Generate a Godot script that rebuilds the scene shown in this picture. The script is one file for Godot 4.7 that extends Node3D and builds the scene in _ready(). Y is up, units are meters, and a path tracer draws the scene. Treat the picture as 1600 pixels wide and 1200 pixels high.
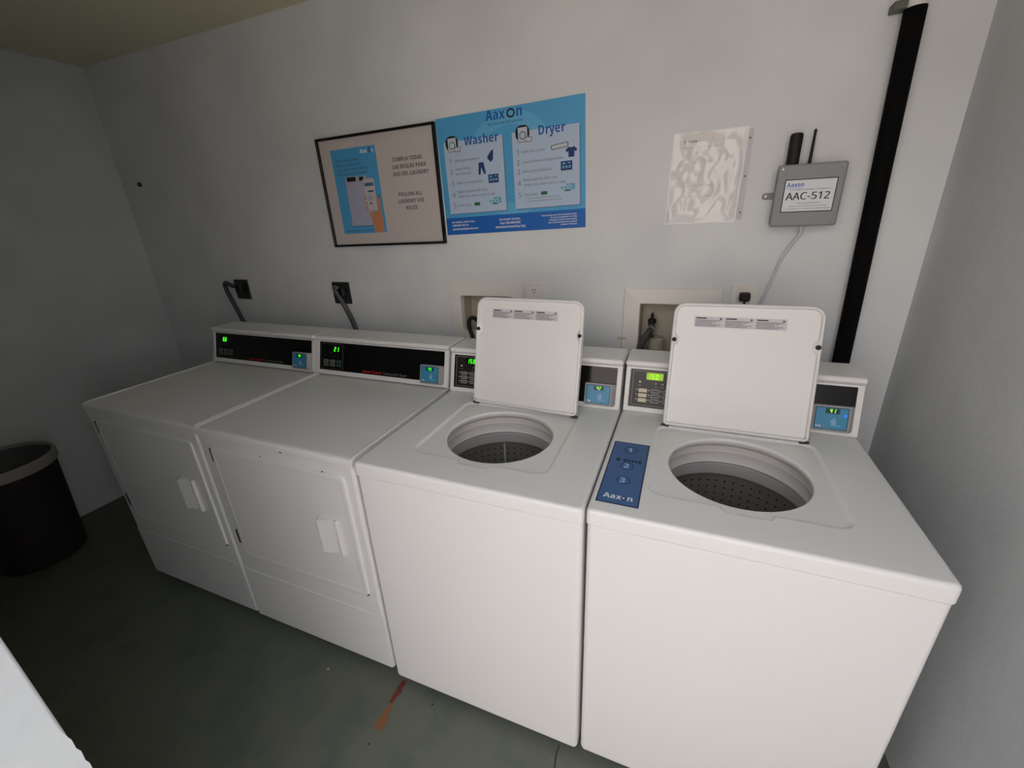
extends Node3D

# ---------------------------------------------------------------- mesh builder
class MB:
	var p := PackedVector3Array()
	var n := PackedVector3Array()
	var xf := Transform3D()
	var smooth_deg := 38.0
	var raw := PackedVector3Array()      # triangles whose normals are worked out at the end

	func tri(a: Vector3, b: Vector3, c: Vector3) -> void:   # a, b, c clockwise seen from outside
		a = xf * a; b = xf * b; c = xf * c
		if (b - a).cross(c - a).length_squared() < 1e-20: return
		raw.append(a); raw.append(b); raw.append(c)

	func trin(a: Vector3, b: Vector3, c: Vector3, na: Vector3, nb: Vector3, nc: Vector3) -> void:
		a = xf * a; b = xf * b; c = xf * c
		na = xf.basis * na; nb = xf.basis * nb; nc = xf.basis * nc
		var g := (b - a).cross(c - a)
		if g.length_squared() < 1e-22: return
		if g.dot(na + nb + nc) > 0.0:
			p.append(a); p.append(c); p.append(b); n.append(na); n.append(nc); n.append(nb)
		else:
			p.append(a); p.append(b); p.append(c); n.append(na); n.append(nb); n.append(nc)

	func quad(a: Vector3, b: Vector3, c: Vector3, d: Vector3, flip := false) -> void:
		if flip:
			tri(a, c, b); tri(a, d, c)
		else:
			tri(a, b, c); tri(a, c, d)

	# quads between rings of equal length; outward is decided by flip
	func rings(rs: Array, closed := true, flip := false) -> void:
		for i in rs.size() - 1:
			var r0: PackedVector3Array = rs[i]
			var r1: PackedVector3Array = rs[i + 1]
			var m := r0.size()
			for j in (m if closed else m - 1):
				var k := (j + 1) % m
				quad(r0[j], r1[j], r1[k], r0[k], flip)

	func fan(ring: PackedVector3Array, flip := false) -> void:
		var c := Vector3.ZERO
		for q in ring: c += q
		c /= ring.size()
		for j in ring.size():
			var k := (j + 1) % ring.size()
			if flip: tri(c, ring[j], ring[k])
			else: tri(c, ring[k], ring[j])

	# a box with rounded edges
	func rbox(c: Vector3, s: Vector3, r: float, seg := 2) -> void:
		var h := s / 2.0
		r = minf(r, minf(h.x, minf(h.y, h.z)) * 0.98)
		var tl := []
		for ax in 3:
			var l := []
			for i in seg + 1: l.append(-(h[ax] - r) - r * tan(PI / 4 * (1.0 - float(i) / seg)))
			for i in seg + 1: l.append((h[ax] - r) + r * tan(PI / 4 * float(i) / seg))
			tl.append(l)
		for ax in 3:
			var u := (ax + 1) % 3
			var w := (ax + 2) % 3
			for sg in [-1.0, 1.0]:
				var nu: int = tl[u].size()
				var P := []
				var N := []
				for i in nu:
					for j in nu:
						var q := Vector3.ZERO
						q[ax] = sg * h[ax]; q[u] = tl[u][i]; q[w] = tl[w][j]
						var inner := Vector3(clampf(q.x, -(h.x - r), h.x - r), clampf(q.y, -(h.y - r), h.y - r), clampf(q.z, -(h.z - r), h.z - r))
						var d := (q - inner).normalized()
						P.append(c + inner + d * r); N.append(d)
				for i in nu - 1:
					for j in nu - 1:
						var a := i * nu + j
						trin(P[a], P[a + 1], P[a + nu + 1], N[a], N[a + 1], N[a + nu + 1])
						trin(P[a], P[a + nu + 1], P[a + nu], N[a], N[a + nu + 1], N[a + nu])

	func box(c: Vector3, s: Vector3) -> void:
		rbox(c, s, 0.0002, 1)

	# profile of (radius, height) turned round the y axis; profile going up = outside faces out
	func lathe(c: Vector3, prof: Array, m := 32) -> void:
		var rs := []
		for q in prof:
			var ring := PackedVector3Array()
			for j in m:
				var a := TAU * j / m
				ring.append(c + Vector3(q.x * cos(a), q.y, q.x * sin(a)))
			rs.append(ring)
		rings(rs, true, true)

	func tube(pts: PackedVector3Array, r: float, m := 10, caps := true) -> void:
		var rs := []
		var t0 := (pts[1] - pts[0]).normalized()
		var up := Vector3.UP if absf(t0.y) < 0.9 else Vector3.RIGHT
		var side := t0.cross(up).normalized()
		for i in pts.size():
			var t := (pts[mini(i + 1, pts.size() - 1)] - pts[maxi(i - 1, 0)]).normalized()
			side = (side - t * side.dot(t)).normalized()
			var o := t.cross(side)
			var ring := PackedVector3Array()
			for j in m:
				var a := TAU * j / m
				ring.append(pts[i] + (side * cos(a) + o * sin(a)) * r)
			rs.append(ring)
		rings(rs, true, true)
		if caps:
			fan(rs[0], true); fan(rs[rs.size() - 1], false)

	# a flat plate in the xy plane: outline at z0, bevelled up to z1
	func plate(outline: PackedVector2Array, z0: float, z1: float, bev := 0.0, back := false) -> void:
		var rs := [lift(outline, z0)]
		if bev > 0.0:
			rs.append(lift(outline, z1 - bev)); rs.append(lift(shrink(outline, bev * 0.3), z1 - bev * 0.3)); rs.append(lift(shrink(outline, bev), z1))
		else: rs.append(lift(outline, z1))
		rings(rs, true, true)
		var top: PackedVector3Array = rs[rs.size() - 1]
		cap(top, false)
		if back: cap(rs[0], true)

	func cap(ring: PackedVector3Array, flip: bool) -> void:
		var flat := PackedVector2Array()
		for q in ring: flat.append(Vector2(q.x, q.y))
		var ids := Geometry2D.triangulate_polygon(flat)
		for i in range(0, ids.size(), 3):
			var a := ring[ids[i]]; var b := ring[ids[i + 1]]; var c := ring[ids[i + 2]]
			var up := (b - a).cross(c - a).z > 0.0      # anticlockwise seen from +z
			if up != flip: tri(a, c, b)
			else: tri(a, b, c)

	static func lift(o: PackedVector2Array, z: float) -> PackedVector3Array:
		var r := PackedVector3Array()
		for q in o: r.append(Vector3(q.x, q.y, z))
		return r

	static func shrink(o: PackedVector2Array, d: float) -> PackedVector2Array:   # anticlockwise outline
		var r := PackedVector2Array()
		var m := o.size()
		for i in m:
			var a := (o[i] - o[(i + m - 1) % m]).normalized()
			var b := (o[(i + 1) % m] - o[i]).normalized()
			var na := Vector2(-a.y, a.x); var nb := Vector2(-b.y, b.x)
			var s := (na + nb).normalized()
			r.append(o[i] + s * d / maxf(0.4, s.dot(na)))
		return r

	func mesh() -> ArrayMesh:
		if raw.size():
			var face := PackedVector3Array()
			var at := {}
			for t in raw.size() / 3:
				var g := -(raw[t * 3 + 1] - raw[t * 3]).cross(raw[t * 3 + 2] - raw[t * 3])
				face.append(g)
				for k in 3:
					var q := raw[t * 3 + k] * 20000.0
					var key := Vector3i(roundi(q.x), roundi(q.y), roundi(q.z))
					if not at.has(key): at[key] = PackedInt32Array()
					at[key].append(t)
			var least := cos(deg_to_rad(smooth_deg))
			for t in raw.size() / 3:
				var me := face[t].normalized()
				for k in 3:
					var q := raw[t * 3 + k] * 20000.0
					var s := Vector3.ZERO
					for o in at[Vector3i(roundi(q.x), roundi(q.y), roundi(q.z))]:
						if face[o].normalized().dot(me) > least: s += face[o]
					p.append(raw[t * 3 + k]); n.append(s.normalized() if s.length() > 0 else me)
			raw = PackedVector3Array()
		var a := []
		a.resize(Mesh.ARRAY_MAX)
		a[Mesh.ARRAY_VERTEX] = p; a[Mesh.ARRAY_NORMAL] = n
		var m := ArrayMesh.new()
		m.add_surface_from_arrays(Mesh.PRIMITIVE_TRIANGLES, a)
		return m

static func rr(w: float, h: float, r: float, seg := 6, c := Vector2.ZERO) -> PackedVector2Array:   # rounded rectangle, anticlockwise
	var o := PackedVector2Array()
	for q in 4:
		var cc := Vector2((w / 2 - r) * [1, -1, -1, 1][q], (h / 2 - r) * [1, 1, -1, -1][q])
		for i in seg + 1:
			var a := PI / 2 * (q + float(i) / seg)
			o.append(c + cc + Vector2(cos(a), sin(a)) * r)
	return o

static func poly(l: Array) -> PackedVector2Array:
	var o := PackedVector2Array()
	for i in range(0, l.size(), 2): o.append(Vector2(l[i], l[i + 1]))
	return o

static func spline(pts: Array, per := 8) -> PackedVector3Array:
	var o := PackedVector3Array()
	for i in pts.size() - 1:
		var a: Vector3 = pts[maxi(i - 1, 0)]; var b: Vector3 = pts[i]; var c: Vector3 = pts[i + 1]; var d: Vector3 = pts[mini(i + 2, pts.size() - 1)]
		for k in per: o.append(b.cubic_interpolate(c, a, d, float(k) / per))
	o.append(pts[pts.size() - 1])
	return o

# ---------------------------------------------------------------- objects and materials
var M := {}
var seen := {}
var fonts := {}

func numbered(called: String) -> String:
	var k: int = seen.get(called, 0)
	seen[called] = k + 1
	return called if k == 0 else "%s_%03d" % [called, k]

func thing(called: String, label: String, category: String, at := Vector3.ZERO, group := "") -> Node3D:
	var o := Node3D.new()
	o.name = numbered(called); add_child(o); o.position = at
	o.set_meta("label", label); o.set_meta("category", category)
	if group: o.set_meta("group", group)
	return o

func put(called: String, b, m: Material, parent: Node, at := Transform3D(), label := "") -> MeshInstance3D:
	var o := MeshInstance3D.new()
	o.name = called
	o.mesh = b.mesh() if b is MB else b
	o.material_override = m
	o.transform = at
	o.cast_shadow = GeometryInstance3D.SHADOW_CASTING_SETTING_ON
	parent.add_child(o, true)
	if label: o.set_meta("label", label)
	return o

func struct(called: String, b, m: Material, at := Transform3D()) -> MeshInstance3D:
	var o := put(called, b, m, self, at)
	o.set_meta("kind", "structure")
	return o

func mat(key: String, c: Color, rough: float, metal := 0.0) -> StandardMaterial3D:
	var m := StandardMaterial3D.new()
	m.albedo_color = c; m.roughness = rough; m.metallic = metal
	m.metallic_specular = 0.5
	M[key] = m
	return m

func lit(key: String, c: Color, e: float) -> StandardMaterial3D:
	var m := mat(key, Color(0.02, 0.03, 0.02), 0.4)
	m.emission_enabled = true; m.emission = c; m.emission_energy_multiplier = e
	return m

func noise(sd: int, freq: float, size: int, normal := false, strength := 1.0, octaves := 4, ramp: Gradient = null) -> NoiseTexture2D:
	var f := FastNoiseLite.new()
	f.seed = sd; f.noise_type = FastNoiseLite.TYPE_SIMPLEX_SMOOTH; f.frequency = freq; f.fractal_octaves = octaves
	var t := NoiseTexture2D.new()
	t.width = size; t.height = size; t.seamless = true; t.noise = f
	t.as_normal_map = normal; t.bump_strength = strength
	if ramp: t.color_ramp = ramp
	return t

func ramp(l: Array) -> Gradient:
	var g := Gradient.new()
	var offs := PackedFloat32Array(); var cols := PackedColorArray()
	for q in l: offs.append(q[0]); cols.append(q[1])
	g.offsets = offs; g.colors = cols
	return g

func triplanar(m: StandardMaterial3D, scale: float) -> void:
	m.uv1_triplanar = true; m.uv1_world_triplanar = true
	m.uv1_scale = Vector3.ONE * scale

func font(bold: bool, face: String) -> SystemFont:
	var k := face + str(bold)
	if not fonts.has(k):
		var f := SystemFont.new()
		f.font_names = PackedStringArray([face]); f.font_weight = 700 if bold else 400
		fonts[k] = f
	return fonts[k]

# lettering whose left / middle / right foot of the baseline stands at (x, y) of the plane given by base
func text(s: String, base: Transform3D, x: float, y: float, capital: float, m: Material, parent: Node, bold := false, align := 0, squeeze := 1.0, slant := 0.0, face := "Droid Sans", z := 0.0) -> void:
	var t := TextMesh.new()
	t.text = s; t.font = font(bold, face); t.font_size = 48; t.pixel_size = capital / (48.0 * 0.714); t.depth = 0.0003; t.curve_step = 2.0
	t.horizontal_alignment = [HORIZONTAL_ALIGNMENT_LEFT, HORIZONTAL_ALIGNMENT_CENTER, HORIZONTAL_ALIGNMENT_RIGHT][align]
	t.vertical_alignment = VERTICAL_ALIGNMENT_BOTTOM
	var drop := font(bold, face).get_descent(48) * t.pixel_size
	put("lettering", t, m, parent, base * Transform3D(Basis(Vector3(squeeze, 0, 0), Vector3(slant, 1, 0), Vector3(0, 0, 1)), Vector3(x, y - drop, z + 0.00025)))

# a line of small print that the eye cannot read: a row of short marks
func dashes(base: Transform3D, mid: Vector2, width: float, h: float, m: Material, parent: Node) -> void:
	var rng := RandomNumberGenerator.new()
	rng.seed = int(width * 1e5) + int(absf(mid.y) * 1e4)
	var b := MB.new()
	var x := mid.x - width / 2
	while x < mid.x + width / 2:
		var w := h * rng.randf_range(0.25, 0.75)
		b.plate(rr(w, h * rng.randf_range(0.6, 1.0), h * 0.1, 1, Vector2(x + w / 2, mid.y)), 0.0, 0.0002)
		x += w + h * (0.25 if rng.randf() < 0.8 else 0.8)
	put("small_print", b, m, parent, base)

const SEG := {"0": "abcdef", "1": "bc", "2": "abged", "3": "abgcd", "4": "fgbc", "5": "afgcd", "6": "afgecd", "7": "abc", "8": "abcdefg", "9": "abcdfg"}
func digits(s: String, base: Transform3D, x: float, y: float, h: float, m: Material, parent: Node) -> void:
	var w := h * 0.5
	for i in s.length():
		var b := MB.new()
		b.xf = Transform3D(Basis(Vector3(1, 0, 0), Vector3(0.12, 1, 0), Vector3(0, 0, 1)), Vector3.ZERO)
		var e := h * 0.085
		for g in SEG[s[i]]:
			var c: Vector2 = {"a": Vector2(w / 2, h - e), "b": Vector2(w - e, h * 0.75), "c": Vector2(w - e, h * 0.25), "d": Vector2(w / 2, e), "e": Vector2(e, h * 0.25), "f": Vector2(e, h * 0.75), "g": Vector2(w / 2, h / 2)}[g]
			var flat: bool = g in "adg"
			b.plate(rr(w - e * 1.6 if flat else e * 2, e * 2 if flat else h / 2 - e * 0.6, e * 0.6, 2, c), 0, 0.0006)
		put("digit", b, m, parent, base * Transform3D(Basis(), Vector3(x + i * h * 0.72, y, 0)))

func flat(called: String, o: PackedVector2Array, base: Transform3D, z: float, th: float, m: Material, parent: Node, bev := 0.0, label := "") -> MeshInstance3D:
	var b := MB.new()
	b.plate(o, 0, th, bev, true)
	return put(called, b, m, parent, base * Transform3D(Basis(), Vector3(0, 0, z)), label)

# ---------------------------------------------------------------- the place
const HW := 0.907      # deck height of the washers
const HD := 0.905      # deck height of the dryers
const WW := 0.654
const DW := 0.683
const FH := 0.146      # height of a console's face, which leans back by FT
const FT := 0.0405

func _ready() -> void:
	# camera, standing in the doorway
	var cam := Camera3D.new()
	cam.name = "camera"
	cam.fov = 84.391; cam.near = 0.02; cam.far = 60.0
	cam.position = Vector3(-0.4952, 1.5239, 1.7165)
	cam.rotation = Vector3(-0.3732, 0.3945, -0.0433)
	add_child(cam); cam.current = true

	# daylight: a bright overcast sky, which enters by the doorway behind the camera
	var sky := ProceduralSkyMaterial.new()
	sky.sky_top_color = Color(0.84, 0.89, 0.95)
	sky.sky_horizon_color = Color(0.96, 0.935, 0.915)
	sky.ground_horizon_color = Color(0.62, 0.59, 0.56)
	sky.ground_bottom_color = Color(0.45, 0.43, 0.41)
	sky.sky_curve = 0.2; sky.sky_energy_multiplier = 1.45; sky.ground_energy_multiplier = 1.0
	sky.sun_angle_max = 0.0
	var env := Environment.new()
	env.background_mode = Environment.BG_SKY
	env.sky = Sky.new(); env.sky.sky_material = sky
	env.ambient_light_source = Environment.AMBIENT_SOURCE_SKY
	env.tonemap_mode = Environment.TONE_MAPPER_LINEAR
	env.tonemap_exposure = 1.27
	env.sdfgi_enabled = true; env.ssao_enabled = true; env.ssil_enabled = true
	var we := WorldEnvironment.new()
	we.name = "world_environment"; we.environment = env
	add_child(we)

	var sun := DirectionalLight3D.new()
	sun.name = "sun"; sun.light_color = Color(1.0, 0.935, 0.875); sun.light_energy = 1.55; sun.shadow_enabled = true
	sun.rotation = Vector3(deg_to_rad(-48), deg_to_rad(195), 0)
	add_child(sun)

	materials()
	room()
	washers()
	dryers()
	wall_things()
	plumbing()
	small_things()

func materials() -> void:
	var wall := mat("wall", Color(0.91, 0.922, 0.926), 0.7)
	wall.normal_enabled = true; wall.normal_texture = noise(3, 0.03, 512, true, 2.0); wall.normal_scale = 0.25
	wall.albedo_texture = noise(5, 0.004, 512, false, 1, 3, ramp([[0.0, Color(0.94, 0.94, 0.945)], [1.0, Color(1, 1, 0.995)]]))
	triplanar(wall, 0.8)
	var ceil_m := mat("ceiling", Color(0.88, 0.86, 0.74), 0.85)
	ceil_m.normal_enabled = true; ceil_m.normal_texture = noise(4, 0.05, 512, true, 3.0); ceil_m.normal_scale = 0.3
	triplanar(ceil_m, 0.8)
	var fl := mat("floor", Color(0.39, 0.405, 0.37), 0.62)
	fl.albedo_texture = noise(11, 0.006, 1024, false, 1, 5, ramp([[0.0, Color(0.86, 0.88, 0.86)], [0.35, Color(0.94, 0.95, 0.92)], [0.55, Color(0.98, 0.98, 0.95)], [1.0, Color(1, 0.985, 0.94)]]))
	fl.normal_enabled = true; fl.normal_texture = noise(12, 0.02, 512, true, 3.0); fl.normal_scale = 0.3
	triplanar(fl, 0.7)
	mat("wall_shaded", Color(0.835, 0.848, 0.85), 0.7)  # wall paint darkened in colour to imitate dimmer grazing light, also on the jamb
	M.wall_shaded.normal_enabled = true; M.wall_shaded.normal_texture = wall.normal_texture; M.wall_shaded.normal_scale = 0.25; M.wall_shaded.albedo_texture = wall.albedo_texture
	triplanar(M.wall_shaded, 0.8)
	mat("bounce_wall", Color(0.90, 0.867, 0.848), 0.9)  # warm pale paint of the added bounce wall outside
	mat("walk", Color(0.64, 0.615, 0.60), 0.9)
	var en := mat("enamel", Color(0.90, 0.893, 0.882), 0.33)
	en.normal_enabled = true; en.normal_texture = noise(21, 0.02, 512, true, 2.0); en.normal_scale = 0.05
	triplanar(en, 3.0)
	mat("plastic", Color(0.88, 0.87, 0.855), 0.45)
	mat("ring", Color(0.86, 0.84, 0.82), 0.4)
	mat("balance", Color(0.72, 0.705, 0.69), 0.45)
	var st := mat("steel", Color(0.66, 0.635, 0.60), 0.42, 0.6)
	st.normal_enabled = true; st.normal_texture = noise(22, 0.02, 256, true, 2.0); st.normal_scale = 0.1
	triplanar(st, 4.0)
	mat("seam", Color(0.88, 0.86, 0.84), 0.4, 0.2)
	mat("hole", Color(0.02, 0.02, 0.02), 0.9)
	mat("gap", Color(0.05, 0.05, 0.05), 0.9)
	mat("glass_black", Color(0.018, 0.018, 0.02), 0.16)
	mat("charcoal", Color(0.10, 0.098, 0.095), 0.35)
	mat("line", Color(0.62, 0.62, 0.60), 0.5)
	mat("button_cream", Color(0.82, 0.79, 0.68), 0.5)
	mat("button_grey", Color(0.55, 0.55, 0.54), 0.5)
	mat("button_teal", Color(0.20, 0.40, 0.38), 0.5)
	mat("dot", Color(0.9, 0.9, 0.88), 0.4)
	mat("housing", Color(0.60, 0.60, 0.60), 0.4)
	mat("reader_blue", Color(0.25, 0.55, 0.70), 0.3)
	mat("reader_dark", Color(0.09, 0.24, 0.30), 0.3)
	mat("reader_print", Color(0.72, 0.84, 0.90), 0.4)
	lit("green", Color(0.25, 1.0, 0.12), 1.2)
	lit("lime", Color(0.62, 1.0, 0.10), 0.9)
	lit("lime_dim", Color(0.75, 0.95, 0.2), 0.45)
	lit("blue_led", Color(0.1, 0.45, 1.0), 1.0)
	mat("red_print", Color(0.70, 0.10, 0.07), 0.5)
	mat("grey_print", Color(0.45, 0.45, 0.45), 0.5)
	mat("rubber", Color(0.07, 0.065, 0.06), 0.65)
	mat("grey_rubber", Color(0.27, 0.265, 0.26), 0.6)
	mat("label_paper", Color(0.80, 0.79, 0.80), 0.5)
	mat("label_ink", Color(0.45, 0.44, 0.46), 0.6)
	mat("label_dark", Color(0.15, 0.14, 0.15), 0.6)
	mat("chrome", Color(0.55, 0.54, 0.53), 0.3, 0.9)
	mat("rust", Color(0.24, 0.20, 0.17), 0.85)
	mat("black_frame", Color(0.035, 0.034, 0.034), 0.4)
	mat("notice", Color(0.80, 0.77, 0.755), 0.7)
	mat("notice_ink", Color(0.33, 0.32, 0.32), 0.7)
	mat("sky_blue", Color(0.32, 0.66, 0.86), 0.45)
	mat("sky_light", Color(0.40, 0.71, 0.89), 0.45)
	mat("card_blue", Color(0.72, 0.80, 0.89), 0.6)
	mat("card_edge", Color(0.30, 0.45, 0.58), 0.6)
	mat("deep_blue", Color(0.08, 0.40, 0.74), 0.5)
	mat("ink_blue", Color(0.06, 0.35, 0.66), 0.6)
	mat("navy", Color(0.10, 0.22, 0.45), 0.6)
	mat("ink", Color(0.05, 0.06, 0.08), 0.6)
	mat("ink_soft", Color(0.44, 0.47, 0.53), 0.7)
	mat("coins", Color(0.42, 0.68, 0.80), 0.6)
	mat("coin_light", Color(0.72, 0.86, 0.92), 0.6)
	mat("go", Color(0.16, 0.42, 0.28), 0.6)
	mat("print_white", Color(0.90, 0.91, 0.93), 0.6)
	mat("picture_white", Color(0.78, 0.81, 0.85), 0.6)
	mat("skin", Color(0.80, 0.55, 0.40), 0.7)
	mat("brick_pink", Color(0.55, 0.36, 0.38), 0.7)
	mat("machine_lilac", Color(0.70, 0.70, 0.78), 0.6)
	mat("paper", Color(0.96, 0.95, 0.94), 0.8)
	var film := mat("film", Color(0.99, 0.985, 0.98, 0.28), 0.07)
	film.metallic_specular = 1.0; film.clearcoat_enabled = true; film.clearcoat = 1.0; film.clearcoat_roughness = 0.05
	film.transparency = BaseMaterial3D.TRANSPARENCY_ALPHA
	film.cull_mode = BaseMaterial3D.CULL_DISABLED
	mat("box_grey", Color(0.56, 0.57, 0.58), 0.5)
	mat("cream", Color(0.925, 0.91, 0.885), 0.5)
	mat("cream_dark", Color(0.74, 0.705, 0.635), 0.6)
	mat("plate_dark", Color(0.17, 0.17, 0.165), 0.5)
	mat("cord_grey", Color(0.30, 0.31, 0.315), 0.5)
	mat("cord_dark", Color(0.22, 0.235, 0.24), 0.5)
	mat("cable_white", Color(0.85, 0.84, 0.83), 0.4)
	var pipe := mat("pipe", Color(0.03, 0.03, 0.03), 0.85)
	pipe.metallic_specular = 0.25
	pipe.normal_enabled = true; pipe.normal_texture = noise(31, 0.02, 256, true, 2.0); pipe.normal_scale = 0.15
	triplanar(pipe, 3.0)
	mat("strap", Color(0.40, 0.42, 0.37), 0.5, 0.4)
	mat("bin", Color(0.115, 0.085, 0.075), 0.75)
	mat("bin_inside", Color(0.05, 0.05, 0.05), 0.8)
	mat("crack", Color(0.17, 0.165, 0.15), 0.9)
	mat("liner_dark", Color(0.30, 0.32, 0.31), 0.5)
	mat("liner", Color(0.60, 0.57, 0.54), 0.5)
	mat("paint_red", Color(0.42, 0.17, 0.12), 0.6)
	mat("paint_orange", Color(0.52, 0.33, 0.19), 0.6)
	mat("sticker_blue", Color(0.22, 0.38, 0.58), 0.4)
	mat("sticker_edge", Color(0.07, 0.13, 0.30), 0.4)
	mat("sticker_print", Color(0.62, 0.78, 0.86), 0.5)
	mat("crumb_light", Color(0.75, 0.74, 0.70), 0.8)
	mat("crumb_dark", Color(0.08, 0.08, 0.07), 0.8)

# ---------------------------------------------------------------- room shell
func wall_box(x0: float, x1: float, y0: float, y1: float, z0: float, z1: float) -> MB:
	var b := MB.new()
	b.box(Vector3((x0 + x1) / 2, (y0 + y1) / 2, (z0 + z1) / 2), Vector3(x1 - x0, y1 - y0, z1 - z0))
	return b

const BOX1 := [-1.441, -1.188, 1.043, 1.205]     # openings of the two recessed supply boxes
const BOX2 := [-0.652, -0.43, 0.985, 1.194]

func room() -> void:
	var w := MB.new()
	var T := -0.14
	var xs := [-3.79, BOX1[0], BOX1[1], BOX2[0], BOX2[1], 0.36]
	for i in 5:
		var open = BOX1 if i == 1 else (BOX2 if i == 3 else null)
		for part in ([[-0.12, 2.5]] if open == null else [[-0.12, open[2]], [open[3], 2.5]]):
			w.box(Vector3((xs[i] + xs[i + 1]) / 2, (part[0] + part[1]) / 2, T / 2), Vector3(xs[i + 1] - xs[i], part[1] - part[0], -T))
	struct("wall_back", w, M.wall)
	struct("wall_left", wall_box(-3.785, -3.645, -0.12, 2.5, -0.13, 1.81), M.wall_shaded)
	# the right wall leans a little
	struct("wall_right", wall_box(0.0, 0.14, -0.12, 2.5, -0.13, 1.80), M.wall_shaded, Transform3D(Basis(Vector3(0, 0, 1), 0.0138), Vector3(0.192, 0, 0)))
	# front wall with the open doorway; the end of its left part is the jamb seen at lower left
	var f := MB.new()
	f.rbox(Vector3((-3.785 - 1.237) / 2, 1.19, 1.88), Vector3(3.785 - 1.237, 2.62, 0.54), 0.004, 2)  # unseen outer depth added to block daylight from the left
	struct("wall_front", f, M.wall_shaded)
	struct("ceiling", wall_box(-3.785, 0.36, 2.375, 2.5, -0.13, 1.81), M.ceiling)
	var fl := struct("floor", wall_box(-3.785, 0.36, -0.12, 0.0, -0.13, 1.83), M.floor)
	var ck := MB.new()
	ck.xf = Transform3D(Basis(Vector3.RIGHT, Vector3(0, 0, -1), Vector3.UP), Vector3.ZERO)
	ck.plate(poly([-0.7155, -0.93, -0.7185, -0.93, -0.7205, -0.96, -0.7165, -0.985, -0.719, -1.02, -0.7135, -1.06, -0.7145, -1.10, -0.7095, -1.14, -0.7085, -1.14, -0.7115, -1.10, -0.7105, -1.06, -0.7155, -1.02, -0.7125, -0.985, -0.7165, -0.96]), 0.0, 0.0004)
	put("crack", ck, M.crack, fl)
	struct("trim_walkway", wall_box(-7.0, 5.0, -0.12, -0.005, 1.83, 6.5), M.walk)
	struct("wall_bounce_added", wall_box(-7.0, 5.0, -0.12, 3.4, 5.0, 5.2), M.bounce_wall)  # unseen wall added to bounce sunlight in through the doorway

# ---------------------------------------------------------------- machines
func ray_rr(o: Vector2, hx: float, z0: float, z1: float, r: float, a: float) -> float:
	# distance from o along angle a to a rounded rectangle |x| < hx, z0 < z < z1
	var d := Vector2(cos(a), sin(a))
	var c := Vector2(0, (z0 + z1) / 2)
	var h := Vector2(hx, (z1 - z0) / 2) - Vector2(r, r)
	var lo := 0.0
	var hi := 1.5
	for i in 30:
		var m := (lo + hi) / 2
		var q := (o + d * m - c).abs() - h
		var s := Vector2(maxf(q.x, 0), maxf(q.y, 0)).length() + minf(maxf(q.x, q.y), 0) - r
		if s > 0: hi = m
		else: lo = m
	return lo

func washer_deck(hd: float) -> MB:
	var o := Vector2(0, 0.073)                     # middle of the opening
	var angs := []
	for i in 96: angs.append(-PI + TAU * i / 96)
	for i in 40: angs.append(PI / 2 - 0.45 + 0.9 * i / 39)
	for q in [[WW / 2, hd, -hd, 0.012], [0.202, 0.254, -0.112, 0.034], [0.206, 0.258, -0.116, 0.036]]:
		for sx in [-1, 1]:
			for sz in [[q[1], 1], [q[2], -1]]:
				for k in 7:
					var a := PI / 2 * k / 6
					var pt := Vector2(sx * (q[0] - q[3] + q[3] * cos(a)), sz[0] + sz[1] * q[3] * (sin(a) - 1)) - o
					angs.append(pt.angle())
	angs.sort()
	var keep := []
	for a in angs:
		if keep.is_empty() or a - keep[-1] > 0.002: keep.append(a)
	var H := HW
	var spec := [["c", 0.168, 0, H - 0.026], ["c", 0.164, 0, H - 0.018], ["c", 0.1635, 0, H - 0.013], ["c", 0.165, 0, H - 0.0085], ["c", 0.169, 0, H - 0.0065],
		["p", -0.008, 0, H - 0.0065], ["p", -0.005, 0, H - 0.0052], ["p", 0.001, 0, H - 0.0012], ["p", 0.004, 0, H],
		["o", 0.010, 0, H], ["o", 0.0062, 0, H - 0.0008], ["o", 0.0029, 0, H - 0.0029], ["o", 0.0008, 0, H - 0.0062], ["o", 0.0, 0, H - 0.010], ["o", 0.0, 0, H - 0.040], ["o", 0.001, 0, H - 0.0425], ["o", 0.003, 0, H - 0.0435]]
	var rs := []
	for s in spec:
		var ring := PackedVector3Array()
		for a in keep:
			var t := 0.0
			if s[0] == "c": t = s[1]
			elif s[0] == "p":
				var e: float = s[1]
				t = ray_rr(o, 0.206 + e, -0.116 - e, 0.252 + e, 0.036 + e, a)
				var off := absf(angle_difference(a, PI / 2 - 0.03))        # finger notch at the front
				t += 0.019 * (1.0 - smoothstep(0.21, 0.31, off))
			else: t = ray_rr(o, WW / 2 - s[1], -hd + s[1], hd - s[1], maxf(0.012 - s[1] * 0.5, 0.004), a)
			ring.append(Vector3(o.x + t * cos(a), s[3], o.y + t * sin(a)))
		rs.append(ring)
	var b := MB.new()
	b.smooth_deg = 50
	b.rings(rs, true, true)
	return b

func cabinet_shell(w: float, hd: float, y0: float, y1: float, r: float) -> MB:
	var b := MB.new()
	var rs := []
	for q in [[0.012, y0], [0.003, y0 + 0.003], [0.0, y0 + 0.012], [0.0, y1 - 0.006], [0.003, y1]]:
		var ring := PackedVector3Array()
		for v in rr(w - q[0] * 2, hd * 2 - q[0] * 2, maxf(r - q[0], 0.003), 4): ring.append(Vector3(v.x, q[1], -v.y))
		rs.append(ring)
	b.rings(rs, true, true)
	return b

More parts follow.
